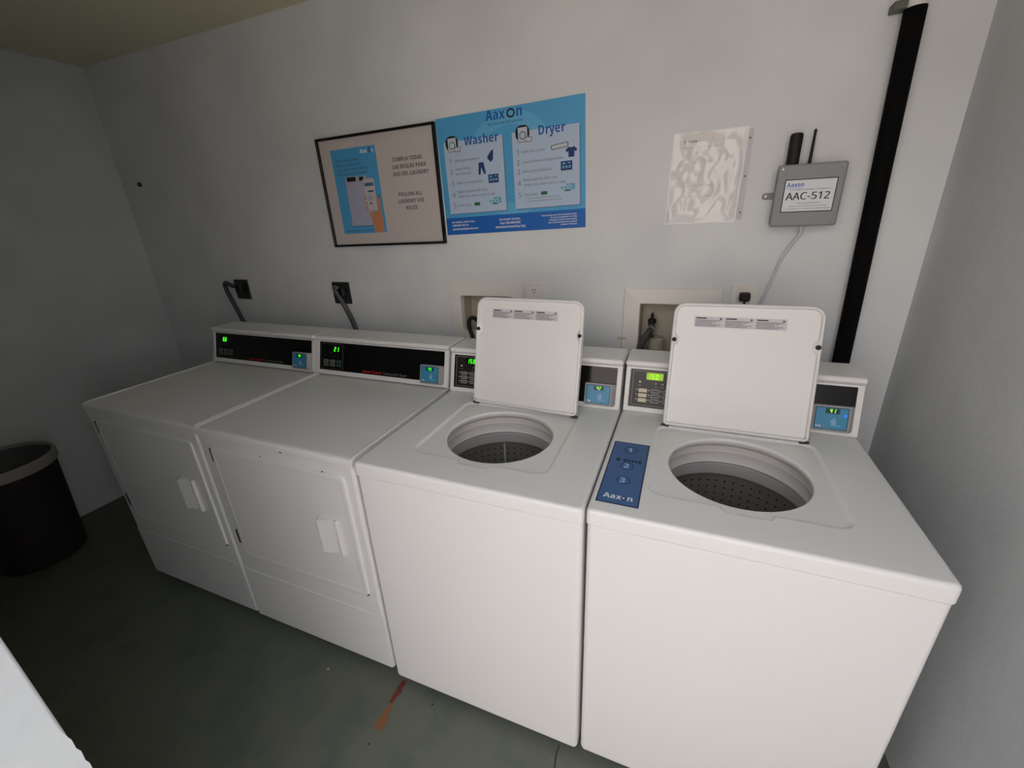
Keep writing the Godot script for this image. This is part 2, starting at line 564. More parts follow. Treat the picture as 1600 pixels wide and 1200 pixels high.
func extrude_x(profile: PackedVector2Array, x0: float, x1: float, bev := 0.0015) -> MB:   # profile holds (z, y), anticlockwise with z to the right
	var b := MB.new()
	var rs := []
	for q in [[x0, bev], [x0 + bev, 0.0], [x1 - bev, 0.0], [x1, bev]]:
		var ring := PackedVector3Array()
		for v in MB.shrink(profile, q[1]): ring.append(Vector3(q[0], v.y, v.x))
		rs.append(ring)
	b.rings(rs, true, false)
	for e in [0, 3]:
		var ids := Geometry2D.triangulate_polygon(MB.shrink(profile, bev))
		for i in range(0, ids.size(), 3):
			var pa: Vector3 = rs[e][ids[i]]; var pb: Vector3 = rs[e][ids[i + 1]]; var pc: Vector3 = rs[e][ids[i + 2]]
			var out := (pb - pa).cross(pc - pa).x > 0.0
			if out == (e == 3): b.tri(pa, pc, pb)
			else: b.tri(pa, pb, pc)
	return b

# the console at the back of a machine: body, cap, bezel and black fascia. Returns the frame of its face (x right, y up, z out, origin at lower left)
func console(t: Node3D, w: float, H: float, zc: float, zback: float, panel: Array) -> Transform3D:
	var zt := zc - FT
	put("console", extrude_x(poly([zc, H + 0.0005, zt, H + FH, zback, H + FH, zback, H + 0.0005]), -w / 2, w / 2), M.enamel, t)
	var nose := []
	for i in 9:
		var a := -PI / 2 + PI * i / 8.0
		nose.append(zt + 0.004 + 0.009 * cos(a)); nose.append(H + FH + 0.0105 + 0.010 * sin(a))
	var prof := poly(nose + [zt - 0.012, H + FH + 0.0195, zback - 0.002, H + FH + 0.0205, zback - 0.002, H + FH + 0.0005])
	put("console_cap", extrude_x(prof, -w / 2 - 0.003, w / 2 + 0.003, 0.006), M.enamel, t)
	var up := Vector3(0, FH, -FT).normalized()
	var fx := Transform3D(Basis(Vector3.RIGHT, up, Vector3.RIGHT.cross(up)), Vector3(-w / 2, H, zc))
	var L := Vector2(FH, FT).length()
	# bezel: a raised frame round the black glass
	var b := MB.new()
	var oc := Vector2(w / 2, L / 2 - 0.001)
	var ic := Vector2((panel[0] + panel[1]) / 2, (panel[2] + panel[3]) / 2)
	var isz := Vector2(panel[1] - panel[0], panel[3] - panel[2])
	var lv := []
	for q in [[0, 0.0, 0.0], [0, 0.0, 0.0020], [0, 0.001, 0.0030], [1, 0.001, 0.0030], [1, 0.0, 0.0020], [1, 0.0, 0.0]]:
		if q[0] == 0: lv.append(MB.lift(rr(w - 0.001 - q[1] * 2, L - 0.004 - q[1] * 2, 0.003, 3, oc), q[2]))
		else: lv.append(MB.lift(rr(isz.x + q[1] * 2, isz.y + q[1] * 2, 0.002, 3, ic), q[2]))
	b.rings(lv, true, true)
	put("bezel", b, M.enamel, t, fx)
	flat("fascia", rr(isz.x + 0.002, isz.y + 0.002, 0.002, 2, ic), fx, 0.0002, 0.0008, M.glass_black, t, 0.0, "glossy black fascia")
	return fx

func card_reader(t: Node3D, fx: Transform3D, w: float, code: String, lime: bool, led: bool) -> void:
	var u1 := w - 0.021
	var u0 := u1 - 0.101
	var b := MB.new()
	var c := Vector2((u0 + u1) / 2, 0.049)
	var front := Vector2(c.x - 0.005, c.y)
	b.rings([MB.lift(rr(0.101, 0.076, 0.004, 3, c), 0.0006), MB.lift(rr(0.101, 0.076, 0.004, 3, c), 0.004), MB.lift(rr(0.092, 0.075, 0.005, 3, front), 0.016), MB.lift(rr(0.089, 0.072, 0.004, 3, front), 0.0175)], true, true)
	b.cap(MB.lift(rr(0.089, 0.072, 0.004, 3, front), 0.0175), false)
	var r := put("card_reader", b, M.housing, t, fx, "small grey card reader with blue face")
	var s0 := front - Vector2(0.039, 0.031)
	var I := Transform3D()
	flat("reader_face", rr(0.080, 0.064, 0.003, 3, front), I, 0.0175, 0.0007, M.reader_dark, r)
	flat("reader_face", rr(0.076, 0.060, 0.002, 3, front), I, 0.0182, 0.0005, M.reader_blue, r)
	var z := 0.0187
	flat("display_window", rr(0.034, 0.015, 0.001, 2, s0 + Vector2(0.040, 0.0525)), I, z, 0.0004, M.reader_dark, r)
	digits(code, Transform3D(Basis(), Vector3(0, 0, z + 0.0004)), s0.x + 0.0325, s0.y + 0.047, 0.0115, M.lime if lime else M.green, r)
	# contactless symbol: a hand wave of arcs on a circle
	for k in 3:
		var arc := []
		var rad := 0.006 + 0.0045 * k
		for i in 9:
			var a := -0.9 + 1.8 * i / 8.0
			arc.append(Vector2(s0.x + 0.036 + rad * cos(a), s0.y + 0.022 + rad * sin(a)))
		var pg := PackedVector2Array()
		for q in arc: pg.append(q)
		for i in 9: pg.append(arc[8 - i] - Vector2(0.0016, 0))
		pg.reverse()
		if Geometry2D.is_polygon_clockwise(pg): pg.reverse()
		flat("wave_mark", pg, I, z, 0.0003, M.reader_print, r)
	flat("wave_mark", rr(0.026, 0.003, 0.0014, 2, s0 + Vector2(0.052, 0.012)), I, z, 0.0003, M.coins, r)
	text("Aax n", Transform3D(Basis(), Vector3(0, 0, z)), s0.x + 0.003, s0.y + 0.005, 0.006, M.print_white, r, true)
	flat("logo_dot", rr(0.005, 0.005, 0.0024, 4, s0 + Vector2(0.0215, 0.0075)), I, z, 0.0004, M.navy, r)
	if led:
		flat("status_light", rr(0.007, 0.007, 0.0034, 5, s0 + Vector2(0.071, 0.042)), I, z, 0.0008, M.blue_led, r)

func washers() -> void:
	var decks := washer_deck(0.36)
	var cab := cabinet_shell(WW - 0.003, 0.3575, 0.028, HW - 0.042, 0.014)
	var lab := ["white top-loading washer with raised lid, between the dryers and the washer bearing a blue sticker",
		"white top-loading washer with raised lid and a blue numbered sticker, nearest the right wall"]
	for k in 2:
		var w2 := k == 1
		var t := thing("top_load_washer", lab[k], "washing machine", Vector3(-0.327 if w2 else -0.9855, 0, 0.575 if w2 else 0.581), "coin laundry washers")
		put("cabinet", cab, M.enamel, t)
		put("top_deck", decks, M.enamel, t)
		for sx in [-1, 1]:
			for sz in [-1, 1]:
				var fb := MB.new()
				fb.lathe(Vector3(sx * 0.28, 0, sz * 0.31), [Vector2(0.0, 0), Vector2(0.022, 0.0), Vector2(0.022, 0.012), Vector2(0.008, 0.014), Vector2(0.008, 0.06), Vector2(0, 0.06)], 14)
				put("leveling_foot", fb, M.rubber, t)
		var o := Vector3(0, 0, 0.073)
		var rg := MB.new()
		rg.lathe(o, [Vector2(0.19, HW - 0.094), Vector2(0.181, HW - 0.096), Vector2(0.178, HW - 0.092), Vector2(0.184, HW - 0.078), Vector2(0.182, HW - 0.062), Vector2(0.1805, HW - 0.058), Vector2(0.182, HW - 0.054), Vector2(0.181, HW - 0.038), Vector2(0.172, HW - 0.028), Vector2(0.168, HW - 0.024)].map(func(v): return v) , 64)
		put("splash_ring", flip_mesh(rg), M.ring, t, Transform3D(), "off-white plastic ring under the opening")
		var bl := MB.new()
		bl.lathe(o, [Vector2(0.200, HW - 0.142), Vector2(0.188, HW - 0.140), Vector2(0.1855, HW - 0.134), Vector2(0.1855, HW - 0.104), Vector2(0.189, HW - 0.100), Vector2(0.20, HW - 0.099)], 64)
		put("balance_ring", flip_mesh(bl), M.balance, t)
		var dr := MB.new()
		dr.lathe(o, [Vector2(0.0, HW - 0.46), Vector2(0.17, HW - 0.455), Vector2(0.195, HW - 0.44), Vector2(0.202, HW - 0.41), Vector2(0.202, HW - 0.150), Vector2(0.196, HW - 0.141)], 64)
		var drum := put("drum", flip_mesh(dr), M.steel, t, Transform3D(), "perforated stainless steel drum")
		var hb := MB.new()
		for i in 52:
			var a := TAU * (i + (0.5 if not w2 else 0.2)) / 52
			for j in 10:
				hb.xf = Transform3D(Basis(Vector3.UP, -a), o + Vector3(cos(a), 0, sin(a)) * 0.2014 + Vector3(0, HW - 0.172 - j * 0.0235, 0)) * Transform3D(Basis(Vector3.UP, -PI / 2), Vector3.ZERO)
				hb.plate(rr(0.0052, 0.0052, 0.0024, 2), -0.0004, 0.0006)
		var hs := put("drum_hole", hb, M.hole, drum)
		hs.set_meta("kind", "stuff")
		if not w2:
			var sm := MB.new()
			var a := -PI / 2 - 0.36
			sm.xf = Transform3D(Basis(Vector3.UP, -a - PI / 2), o + Vector3(cos(a), 0, sin(a)) * 0.2012 + Vector3(0, HW - 0.285, 0))
			sm.rbox(Vector3.ZERO, Vector3(0.006, 0.27, 0.003), 0.001, 1)
			put("weld_seam", sm, M.seam, drum)
		# lid, hinged at the back and leaning on the console
		lid(t, w2)
		var fx := console(t, WW - 0.006, HW, (0.3817 - 0.575) if w2 else (0.391 - 0.581), -0.355, [0.015, WW - 0.022, 0.017, 0.142])
		var cp := flat("control_panel", rr(0.142, 0.124, 0.002, 2, Vector2(0.090, 0.0795)), fx, 0.001, 0.0006, M.charcoal, t, 0.0, "dark control panel with buttons and green display")
		var I := Transform3D(Basis(), Vector3(0, 0, 0.0006))
		frame_line(cp, I, Vector2(0.090, 0.0795), Vector2(0.132, 0.114), 0.0011)
		if w2: flat("display_window", rr(0.052, 0.023, 0.002, 2, Vector2(0.092, 0.121)), I, 0, 0.0005, M.lime_dim, cp, 0, "lit lime-green display window")
		else: flat("display_window", rr(0.052, 0.023, 0.002, 2, Vector2(0.092, 0.121)), I, 0, 0.0005, M.glass_black, cp)
		digits("150", I, 0.069, 0.112, 0.017, M.ink if false else (M.lime if w2 else M.green), cp)
		for r in 3:
			for c in 3:
				var bc := Vector2(0.0585 + c * 0.0385, 0.073 - r * 0.0162)
				flat("button", rr(0.027, 0.0125, 0.002, 2, bc), I, 0, 0.0012, (M.button_cream if c == 0 else M.button_grey) if w2 else M.button_grey, cp, 0.0004)
				if c > 0 or not w2: flat("button_print", rr(0.021, 0.0055 if w2 else 0.003, 0.001, 1, bc), I, 0.0012, 0.0003, M.charcoal, cp)
				flat("indicator_light", rr(0.0035, 0.0035, 0.0016, 3, bc + Vector2(-0.0195, 0.0015)), I, 0, 0.0006, M.dot, cp)
		for q in [[0.047, 0.101, 0.006], [0.097, 0.098, 0.0035], [0.118, 0.098, 0.0045]]:
			flat("indicator_light", rr(q[2], q[2], q[2] * 0.47, 3, Vector2(q[0], q[1])), I, 0, 0.0006, M.dot, cp)
			flat("print_mark", rr(0.011, 0.0025, 0.001, 1, Vector2(q[0], q[1] - 0.011)), I, 0, 0.0003, M.grey_print, cp)
		card_reader(t, fx, WW - 0.002, "41" if w2 else "42", true, w2)
		if w2: sticker(t)

func flip_mesh(b: MB) -> MB:       # turns a lathed shape inside out
	for i in b.raw.size() / 3:
		var s := b.raw[i * 3 + 1]
		b.raw[i * 3 + 1] = b.raw[i * 3 + 2]; b.raw[i * 3 + 2] = s
	return b

func frame_line(parent: Node, base: Transform3D, c: Vector2, s: Vector2, th: float, m: Material = null) -> void:
	var b := MB.new()
	b.rings([MB.lift(rr(s.x, s.y, 0.002, 2, c), 0), MB.lift(rr(s.x, s.y, 0.002, 2, c), 0.0004), MB.lift(rr(s.x - th * 2, s.y - th * 2, 0.001, 2, c), 0.0004), MB.lift(rr(s.x - th * 2, s.y - th * 2, 0.001, 2, c), 0)], true, true)
	put("border_line", b, M.line if m == null else m, parent, base)

func lid(t: Node3D, w2: bool) -> void:
	var lw := 0.383
	var lh := 0.372
	var tilt := deg_to_rad(16.0 if w2 else 13.5)
	var hz := 0.4615 - 0.575 if w2 else 0.4785 - 0.581
	var at := Transform3D(Basis(Vector3.UP, 0.0 if w2 else -0.05) * Basis(Vector3.RIGHT, -tilt), Vector3(-0.002 if w2 else 0.0095, HW + 0.005, hz))
	var o := PackedVector2Array()
	for q in 4:                                   # rounder corners at the free edge
		var r: float = [0.034, 0.034, 0.014, 0.014][q]
		var cc := Vector2((lw / 2 - r) * [1, -1, -1, 1][q], [lh - r, lh - r, r, r][q])
		for i in 9:
			var a := PI / 2 * (q + i / 8.0)
			o.append(cc + Vector2(cos(a), sin(a)) * r)
	# inner panel outline runs round the two bumpers
	var inner := MB.shrink(o, 0.011)
	for i in inner.size():
		var v := inner[i]
		inner[i] = v
	var dense := PackedVector2Array()
	for i in o.size():
		var a := o[i]; var b2 := o[(i + 1) % o.size()]
		var m := maxi(1, int((b2 - a).length() / 0.006))
		for k in m: dense.append(a.lerp(b2, float(k) / m))
	inner = MB.shrink(dense, 0.0105)
	for i in inner.size():
		var d := absf(inner[i].y - 0.262)
		if absf(inner[i].x) > lw / 2 - 0.012: inner[i].x -= signf(inner[i].x) * 0.010 * (1.0 - smoothstep(0.008, 0.022, d))
	var inner2 := PackedVector2Array()
	for v in inner: inner2.append(v * Vector2(0.987, 0.99) + Vector2(0, 0.0018))
	var b := MB.new()
	b.smooth_deg = 60
	var back := MB.shrink(dense, 0.005)
	var rs := [MB.lift(back, -0.016), MB.lift(MB.shrink(dense, 0.0015), -0.0145), MB.lift(dense, -0.011), MB.lift(dense, 0.002), MB.lift(MB.shrink(dense, 0.0015), 0.0060), MB.lift(MB.shrink(dense, 0.004), 0.0085), MB.lift(MB.shrink(dense, 0.0075), 0.0080), MB.lift(inner, 0.0000), MB.lift(inner2, 0.0005)]
	b.rings(rs, true, true)
	b.cap(rs[8], false); b.cap(rs[0], true)
	var l := put("lid", b, M.enamel, t, at)
	for s in [-1, 1]:
		var bp := MB.new()
		bp.xf = Transform3D(Basis(Vector3.RIGHT, PI / 2), Vector3(s * (lw / 2 - 0.009), 0.262, 0.004))
		bp.lathe(Vector3.ZERO, [Vector2(0, 0.0), Vector2(0.0066, 0.0), Vector2(0.0066, 0.004), Vector2(0.005, 0.0065), Vector2(0, 0.007)], 16)
		put("bumper", bp, M.rubber, l, Transform3D(), "black rubber bumper")
		var hg := MB.new()
		hg.plate(poly([s * 0.178, 0.006, s * 0.186, 0.006, s * 0.186, 0.020] if s > 0 else [s * 0.186, 0.006, s * 0.178, 0.006, s * 0.186, 0.020]), 0.0, 0.0075, 0.0, true)
		put("hinge_clip", hg, M.chrome, l)
		var hp := MB.new()
		hp.tube(PackedVector3Array([Vector3(s * 0.172, -0.003, -0.004), Vector3(s * 0.195, -0.003, -0.004)]), 0.0042, 10)
		put("hinge_pin", hp, M.rust, l)
	# three small warning labels in a row
	for i in 3:
		var c := Vector2(-0.093 + i * 0.079, 0.318)
		var lb := flat("warning_label", rr(0.0785, 0.031, 0.001, 1, c), Transform3D(), 0.0006, 0.0004, M.label_paper, l)
		var z := Transform3D(Basis(), Vector3(0, 0, 0.001))
		flat("label_heading", rr(0.028, 0.0032, 0.0005, 1, c + Vector2(-0.021, 0.0105)), z, 0, 0.0002, M.label_dark, lb)
		flat("label_symbol", poly([c.x + 0.027, c.y + 0.0075, c.x + 0.034, c.y + 0.0075, c.x + 0.0305, c.y + 0.0135]), z, 0, 0.0002, M.label_dark, lb)
		for j in 5:
			flat("label_line", rr(0.068 - 0.011 * ((j * 7 + i * 3) % 3), 0.0017, 0.0004, 1, c + Vector2(-0.0025 - 0.0055 * ((j * 7 + i * 3) % 3) / 1.0, 0.0045 - j * 0.0041)), z, 0, 0.0002, M.label_ink, lb)

func sticker(t: Node3D) -> void:
	# lies on the deck; x right, y to the back, z up
	var base := Transform3D(Basis(Vector3.RIGHT, Vector3(0, 0, -1), Vector3.UP), Vector3(-0.641 + 0.327, HW, 0.896 - 0.575))
	var s := flat("instruction_sticker", rr(0.097, 0.294, 0.001, 1, Vector2(0.0485, 0.147)), base, 0.0001, 0.0004, M.sticker_edge, t, 0.0, "blue sticker with white numbers 1 2 3")
	var I := Transform3D(Basis(), Vector3(0, 0, 0.0004))
	flat("printed_field", rr(0.090, 0.286, 0.001, 1, Vector2(0.0485, 0.147)), I, 0.0, 0.0002, M.sticker_blue, s)
	I.origin.z = 0.0007
	var ys := [0.242, 0.158, 0.090]
	for k in 3:
		var c := Vector2(0.050, ys[k] + 0.010)
		var ring := MB.new()
		ring.rings([MB.lift(rr(0.034, 0.034, 0.0169, 8, c), 0.0), MB.lift(rr(0.034, 0.034, 0.0169, 8, c), 0.0002), MB.lift(rr(0.029, 0.029, 0.0144, 8, c), 0.0002), MB.lift(rr(0.029, 0.029, 0.0144, 8, c), 0.0)], true, true)
		put("number_ring", ring, M.navy, s, I)
		text(str(k + 1), I, 0.048, ys[k], 0.021, M.sticker_print, s, true, 1)
	text("Aax", I, 0.014, 0.020, 0.017, M.print_white, s, true)
	flat("logo_dot", rr(0.013, 0.013, 0.0062, 6, Vector2(0.0605, 0.027)), I, 0, 0.0003, M.navy, s)
	flat("logo_dot", rr(0.006, 0.006, 0.0029, 4, Vector2(0.0605, 0.027)), I, 0.0003, 0.0002, M.print_white, s)
	text("n", I, 0.0675, 0.020, 0.017, M.print_white, s, true)
	dashes(I, Vector2(0.052, 0.195), 0.066, 0.012, M.ink, s)

func dryers() -> void:
	var lab := ["white front-loading dryer next to the washers, with a square front door",
		"white front-loading dryer farthest left, standing in the dim end beside the bin"]
	var shell := cabinet_shell(DW - 0.004, 0.360, 0.027, HD - 0.030, 0.012)
	for k in 2:
		var d1 := k == 1
		var zf := 0.922 if d1 else 0.926
		var t := thing("dryer", lab[k], "clothes dryer", Vector3(-2.3635 if d1 else -1.6725, 0, zf - 0.362), "coin laundry dryers")
		put("cabinet", shell, M.enamel, t)
		for sx in [-1, 1]:
			for sz in [-1, 1]:
				var fb := MB.new()
				fb.lathe(Vector3(sx * 0.29, 0, sz * 0.31), [Vector2(0.0, 0), Vector2(0.022, 0.0), Vector2(0.022, 0.012), Vector2(0.008, 0.014), Vector2(0.008, 0.06), Vector2(0, 0.06)], 14)
				put("leveling_foot", fb, M.rubber, t)
		# top panel: a pressed sheet with soft front edge and raised lips along both sides
		var prof := []
		for q in [[-0.5, 0.030], [-0.5, 0.002], [-0.4985, 0.0]]: prof.append(q)
		var tp := MB.new()
		tp.smooth_deg = 55
		var hw := DW / 2
		var secs := [[-hw, -0.030], [-hw, -0.005], [-hw + 0.0015, -0.0012], [-hw + 0.004, 0.0], [-hw + 0.007, -0.0008], [-hw + 0.010, -0.0042], [-hw + 0.013, -0.005], [hw - 0.013, -0.005], [hw - 0.010, -0.0042], [hw - 0.007, -0.0008], [hw - 0.004, 0.0], [hw - 0.0015, -0.0012], [hw, -0.005], [hw, -0.030]]
		var rs := []
		# rows run from the back to the front and then round the front edge
		for row in [[-0.362, 0.0, 0.0], [0.338, 0.0, 0.0], [0.346, 0.0007, 0.2], [0.353, 0.003, 0.5], [0.3585, 0.0075, 0.8], [0.3615, 0.0135, 1.0], [0.362, 0.030, 1.0]]:
			var ring := PackedVector3Array()
			for s in secs:
				var rise := lerpf(s[1], minf(s[1], -0.0) * 0.15 if s[1] > -0.02 else s[1], row[2])
				ring.append(Vector3(s[0] * (1.0 if row[2] < 0.9 else 0.9985), HD + maxf(rise - row[1], -0.030), row[0]))
			rs.append(ring)
		tp.rings(rs, false, false)
		put("top_panel", tp, M.enamel, t)
		# door
		var F := Transform3D(Basis(), Vector3(-DW / 2, 0, 0.360))
		var dm := MB.new()
		dm.smooth_deg = 50
		var dc := Vector2(0.349, 0.600)
		var dl := []
		for q in [[0.0, 0.0], [0.0, 0.0035], [0.0012, 0.0052], [0.004, 0.006], [0.016, 0.006], [0.020, 0.0050]]: dl.append(MB.lift(rr(0.588 - q[0] * 2, 0.470 - q[0] * 2, 0.018 - q[0] * 0.4, 6, dc), q[1]))
		dm.rings(dl, true, true)
		dm.cap(dl[5], false)
		var door := put("door", dm, M.enamel, t, F)
		var D := Transform3D(Basis(), Vector3(0, 0, 0.005))
		# pull: a wedge falling away to the right, then an upright lip
		var wd := MB.new()
		var y0 := 0.527
		var y1 := 0.664
		var A := [Vector3(0.508, y0, 0), Vector3(0.508, y0 + 0.004, 0.017), Vector3(0.558, y0 + 0.004, 0.002), Vector3(0.558, y0, 0)]
		var B := [Vector3(0.508, y1, 0), Vector3(0.508, y1 - 0.004, 0.017), Vector3(0.558, y1 - 0.004, 0.002), Vector3(0.558, y1, 0)]
		wd.smooth_deg = 20
		for i in 3: wd.quad(A[i], B[i], B[i + 1], A[i + 1])
		wd.quad(A[0], A[1], A[2], A[3]); wd.quad(B[0], B[1], B[2], B[3], true)
		put("handle", wd, M.plastic, door, D, "bright white pull handle")
		var lip := MB.new()
		lip.rbox(Vector3(0.577, (y0 + y1) / 2 - 0.001, 0.004), Vector3(0.013, 0.142, 0.013), 0.005, 3)
		put("handle_lip", lip, M.plastic, door, D)
		for q in [[0.058, 0.805, 0.052], [0.050, 0.452, 0.062]]:
			var hg := MB.new()
			hg.rbox(Vector3(q[0], q[1], 0.002), Vector3(0.007, q[2], 0.010), 0.002, 2)
			put("hinge", hg, M.rust, t, F, "dark rusty door hinge")
		# lower front panel under a pressed seam
		var lp := MB.new()
		lp.plate(rr(DW - 0.012, 0.25, 0.004, 3, Vector2(DW / 2, 0.160)), 0.0, 0.0014, 0.0012)
		put("lower_panel", lp, M.enamel, t, F)
		var sc := MB.new()
		sc.plate(rr(0.006, 0.006, 0.0029, 4, Vector2(0.640, 0.375)), 0.0, 0.0068, 0.001)
		put("screw", sc, M.rust, t, F)
		if not d1:
			for q in [[0.40, 0.875, 0.009], [0.56, 0.838, 0.008], [0.30, 0.842, 0.006]]:
				flat("chip_mark", rr(q[2], 0.004, 0.0018, 2, Vector2(q[0], q[1])), F, 0.0022, 0.0004, M.rust, t)
		var fx := console(t, DW, HD, 0.371 - (zf - 0.362), -0.355, [0.020, DW - 0.020, 0.020, 0.144])
		var cp := flat("control_panel", rr(0.132, 0.120, 0.002, 2, Vector2(0.089, 0.082)), fx, 0.001, 0.0005, M.glass_black, t, 0.0, "black control panel with six buttons and green display")
		var I := Transform3D(Basis(), Vector3(0, 0, 0.0005))
		if not d1: frame_line(cp, I, Vector2(0.090, 0.081), Vector2(0.124, 0.112), 0.0009, M.grey_print)
		digits("60" if d1 else "21", I, 0.074 if d1 else 0.101, 0.104, 0.021, M.green, cp)
		for r in 2:
			for c in 3:
				var bc := Vector2((0.058 if d1 else 0.057) + c * 0.0365, 0.0605 - r * 0.0165)
				var bm: Material = M.grey_print if d1 else (M.button_teal if c == 2 else M.button_grey)
				flat("button", rr(0.027, 0.0125, 0.003, 2, bc), I, 0, 0.001, bm, cp, 0.0003)
				flat("button_print", rr(0.019, 0.006, 0.001, 1, bc), I, 0.001, 0.0003, M.glass_black if d1 else M.charcoal, cp)
		for q in [[0.054, 0.086], [0.085, 0.097], [0.100, 0.085]]:
			flat("indicator_light", rr(0.004, 0.004, 0.0019, 3, Vector2(q[0], q[1])), I, 0, 0.0004, M.grey_print, cp)
		var fa := Transform3D(fx.basis, fx * Vector3(0, 0, 0.001))
		text("Speed Queen", fa, 0.258, 0.0255, 0.0115, M.red_print, t, true, 0, 1.0, 0.12)
		text("Commercial Dryer", fa, 0.366, 0.0255, 0.0105, M.grey_print, t, false, 0, 1.0, 0.12)
		card_reader(t, fx, DW, "44" if d1 else "43", false, false)

# ---------------------------------------------------------------- things on the wall
func wall_things() -> void:
	poster()
	framed_notice()
	sleeve()
	control_box()
	# black pipe up the corner
	var t := thing("drain_pipe", "black vertical pipe running up the back wall beside the right corner", "pipe", Vector3(0.055, 0, 0.034))
	var lean := Transform3D(Basis(Vector3(0, 0, 1), 0.0335), Vector3.ZERO)
	var b := MB.new()
	b.lathe(Vector3.ZERO, [Vector2(0, 0.001), Vector2(0.0245, 0.001), Vector2(0.0245, 1.992), Vector2(0, 1.992)], 28)
	put("pipe", b, M.pipe, t, lean)
	var c := MB.new()
	c.lathe(Vector3.ZERO, [Vector2(0, 1.99), Vector2(0.0215, 1.992), Vector2(0.0215, 2.374), Vector2(0, 2.374)], 28)
	put("upper_pipe", c, M.cream, t, lean, "pale upper length of the pipe")
	var s := MB.new()
	s.rbox(Vector3(-0.022, 2.004, -0.012), Vector3(0.055, 0.020, 0.040), 0.003, 2)
	put("pipe_strap", s, M.strap, t, lean, "grey-green strap")

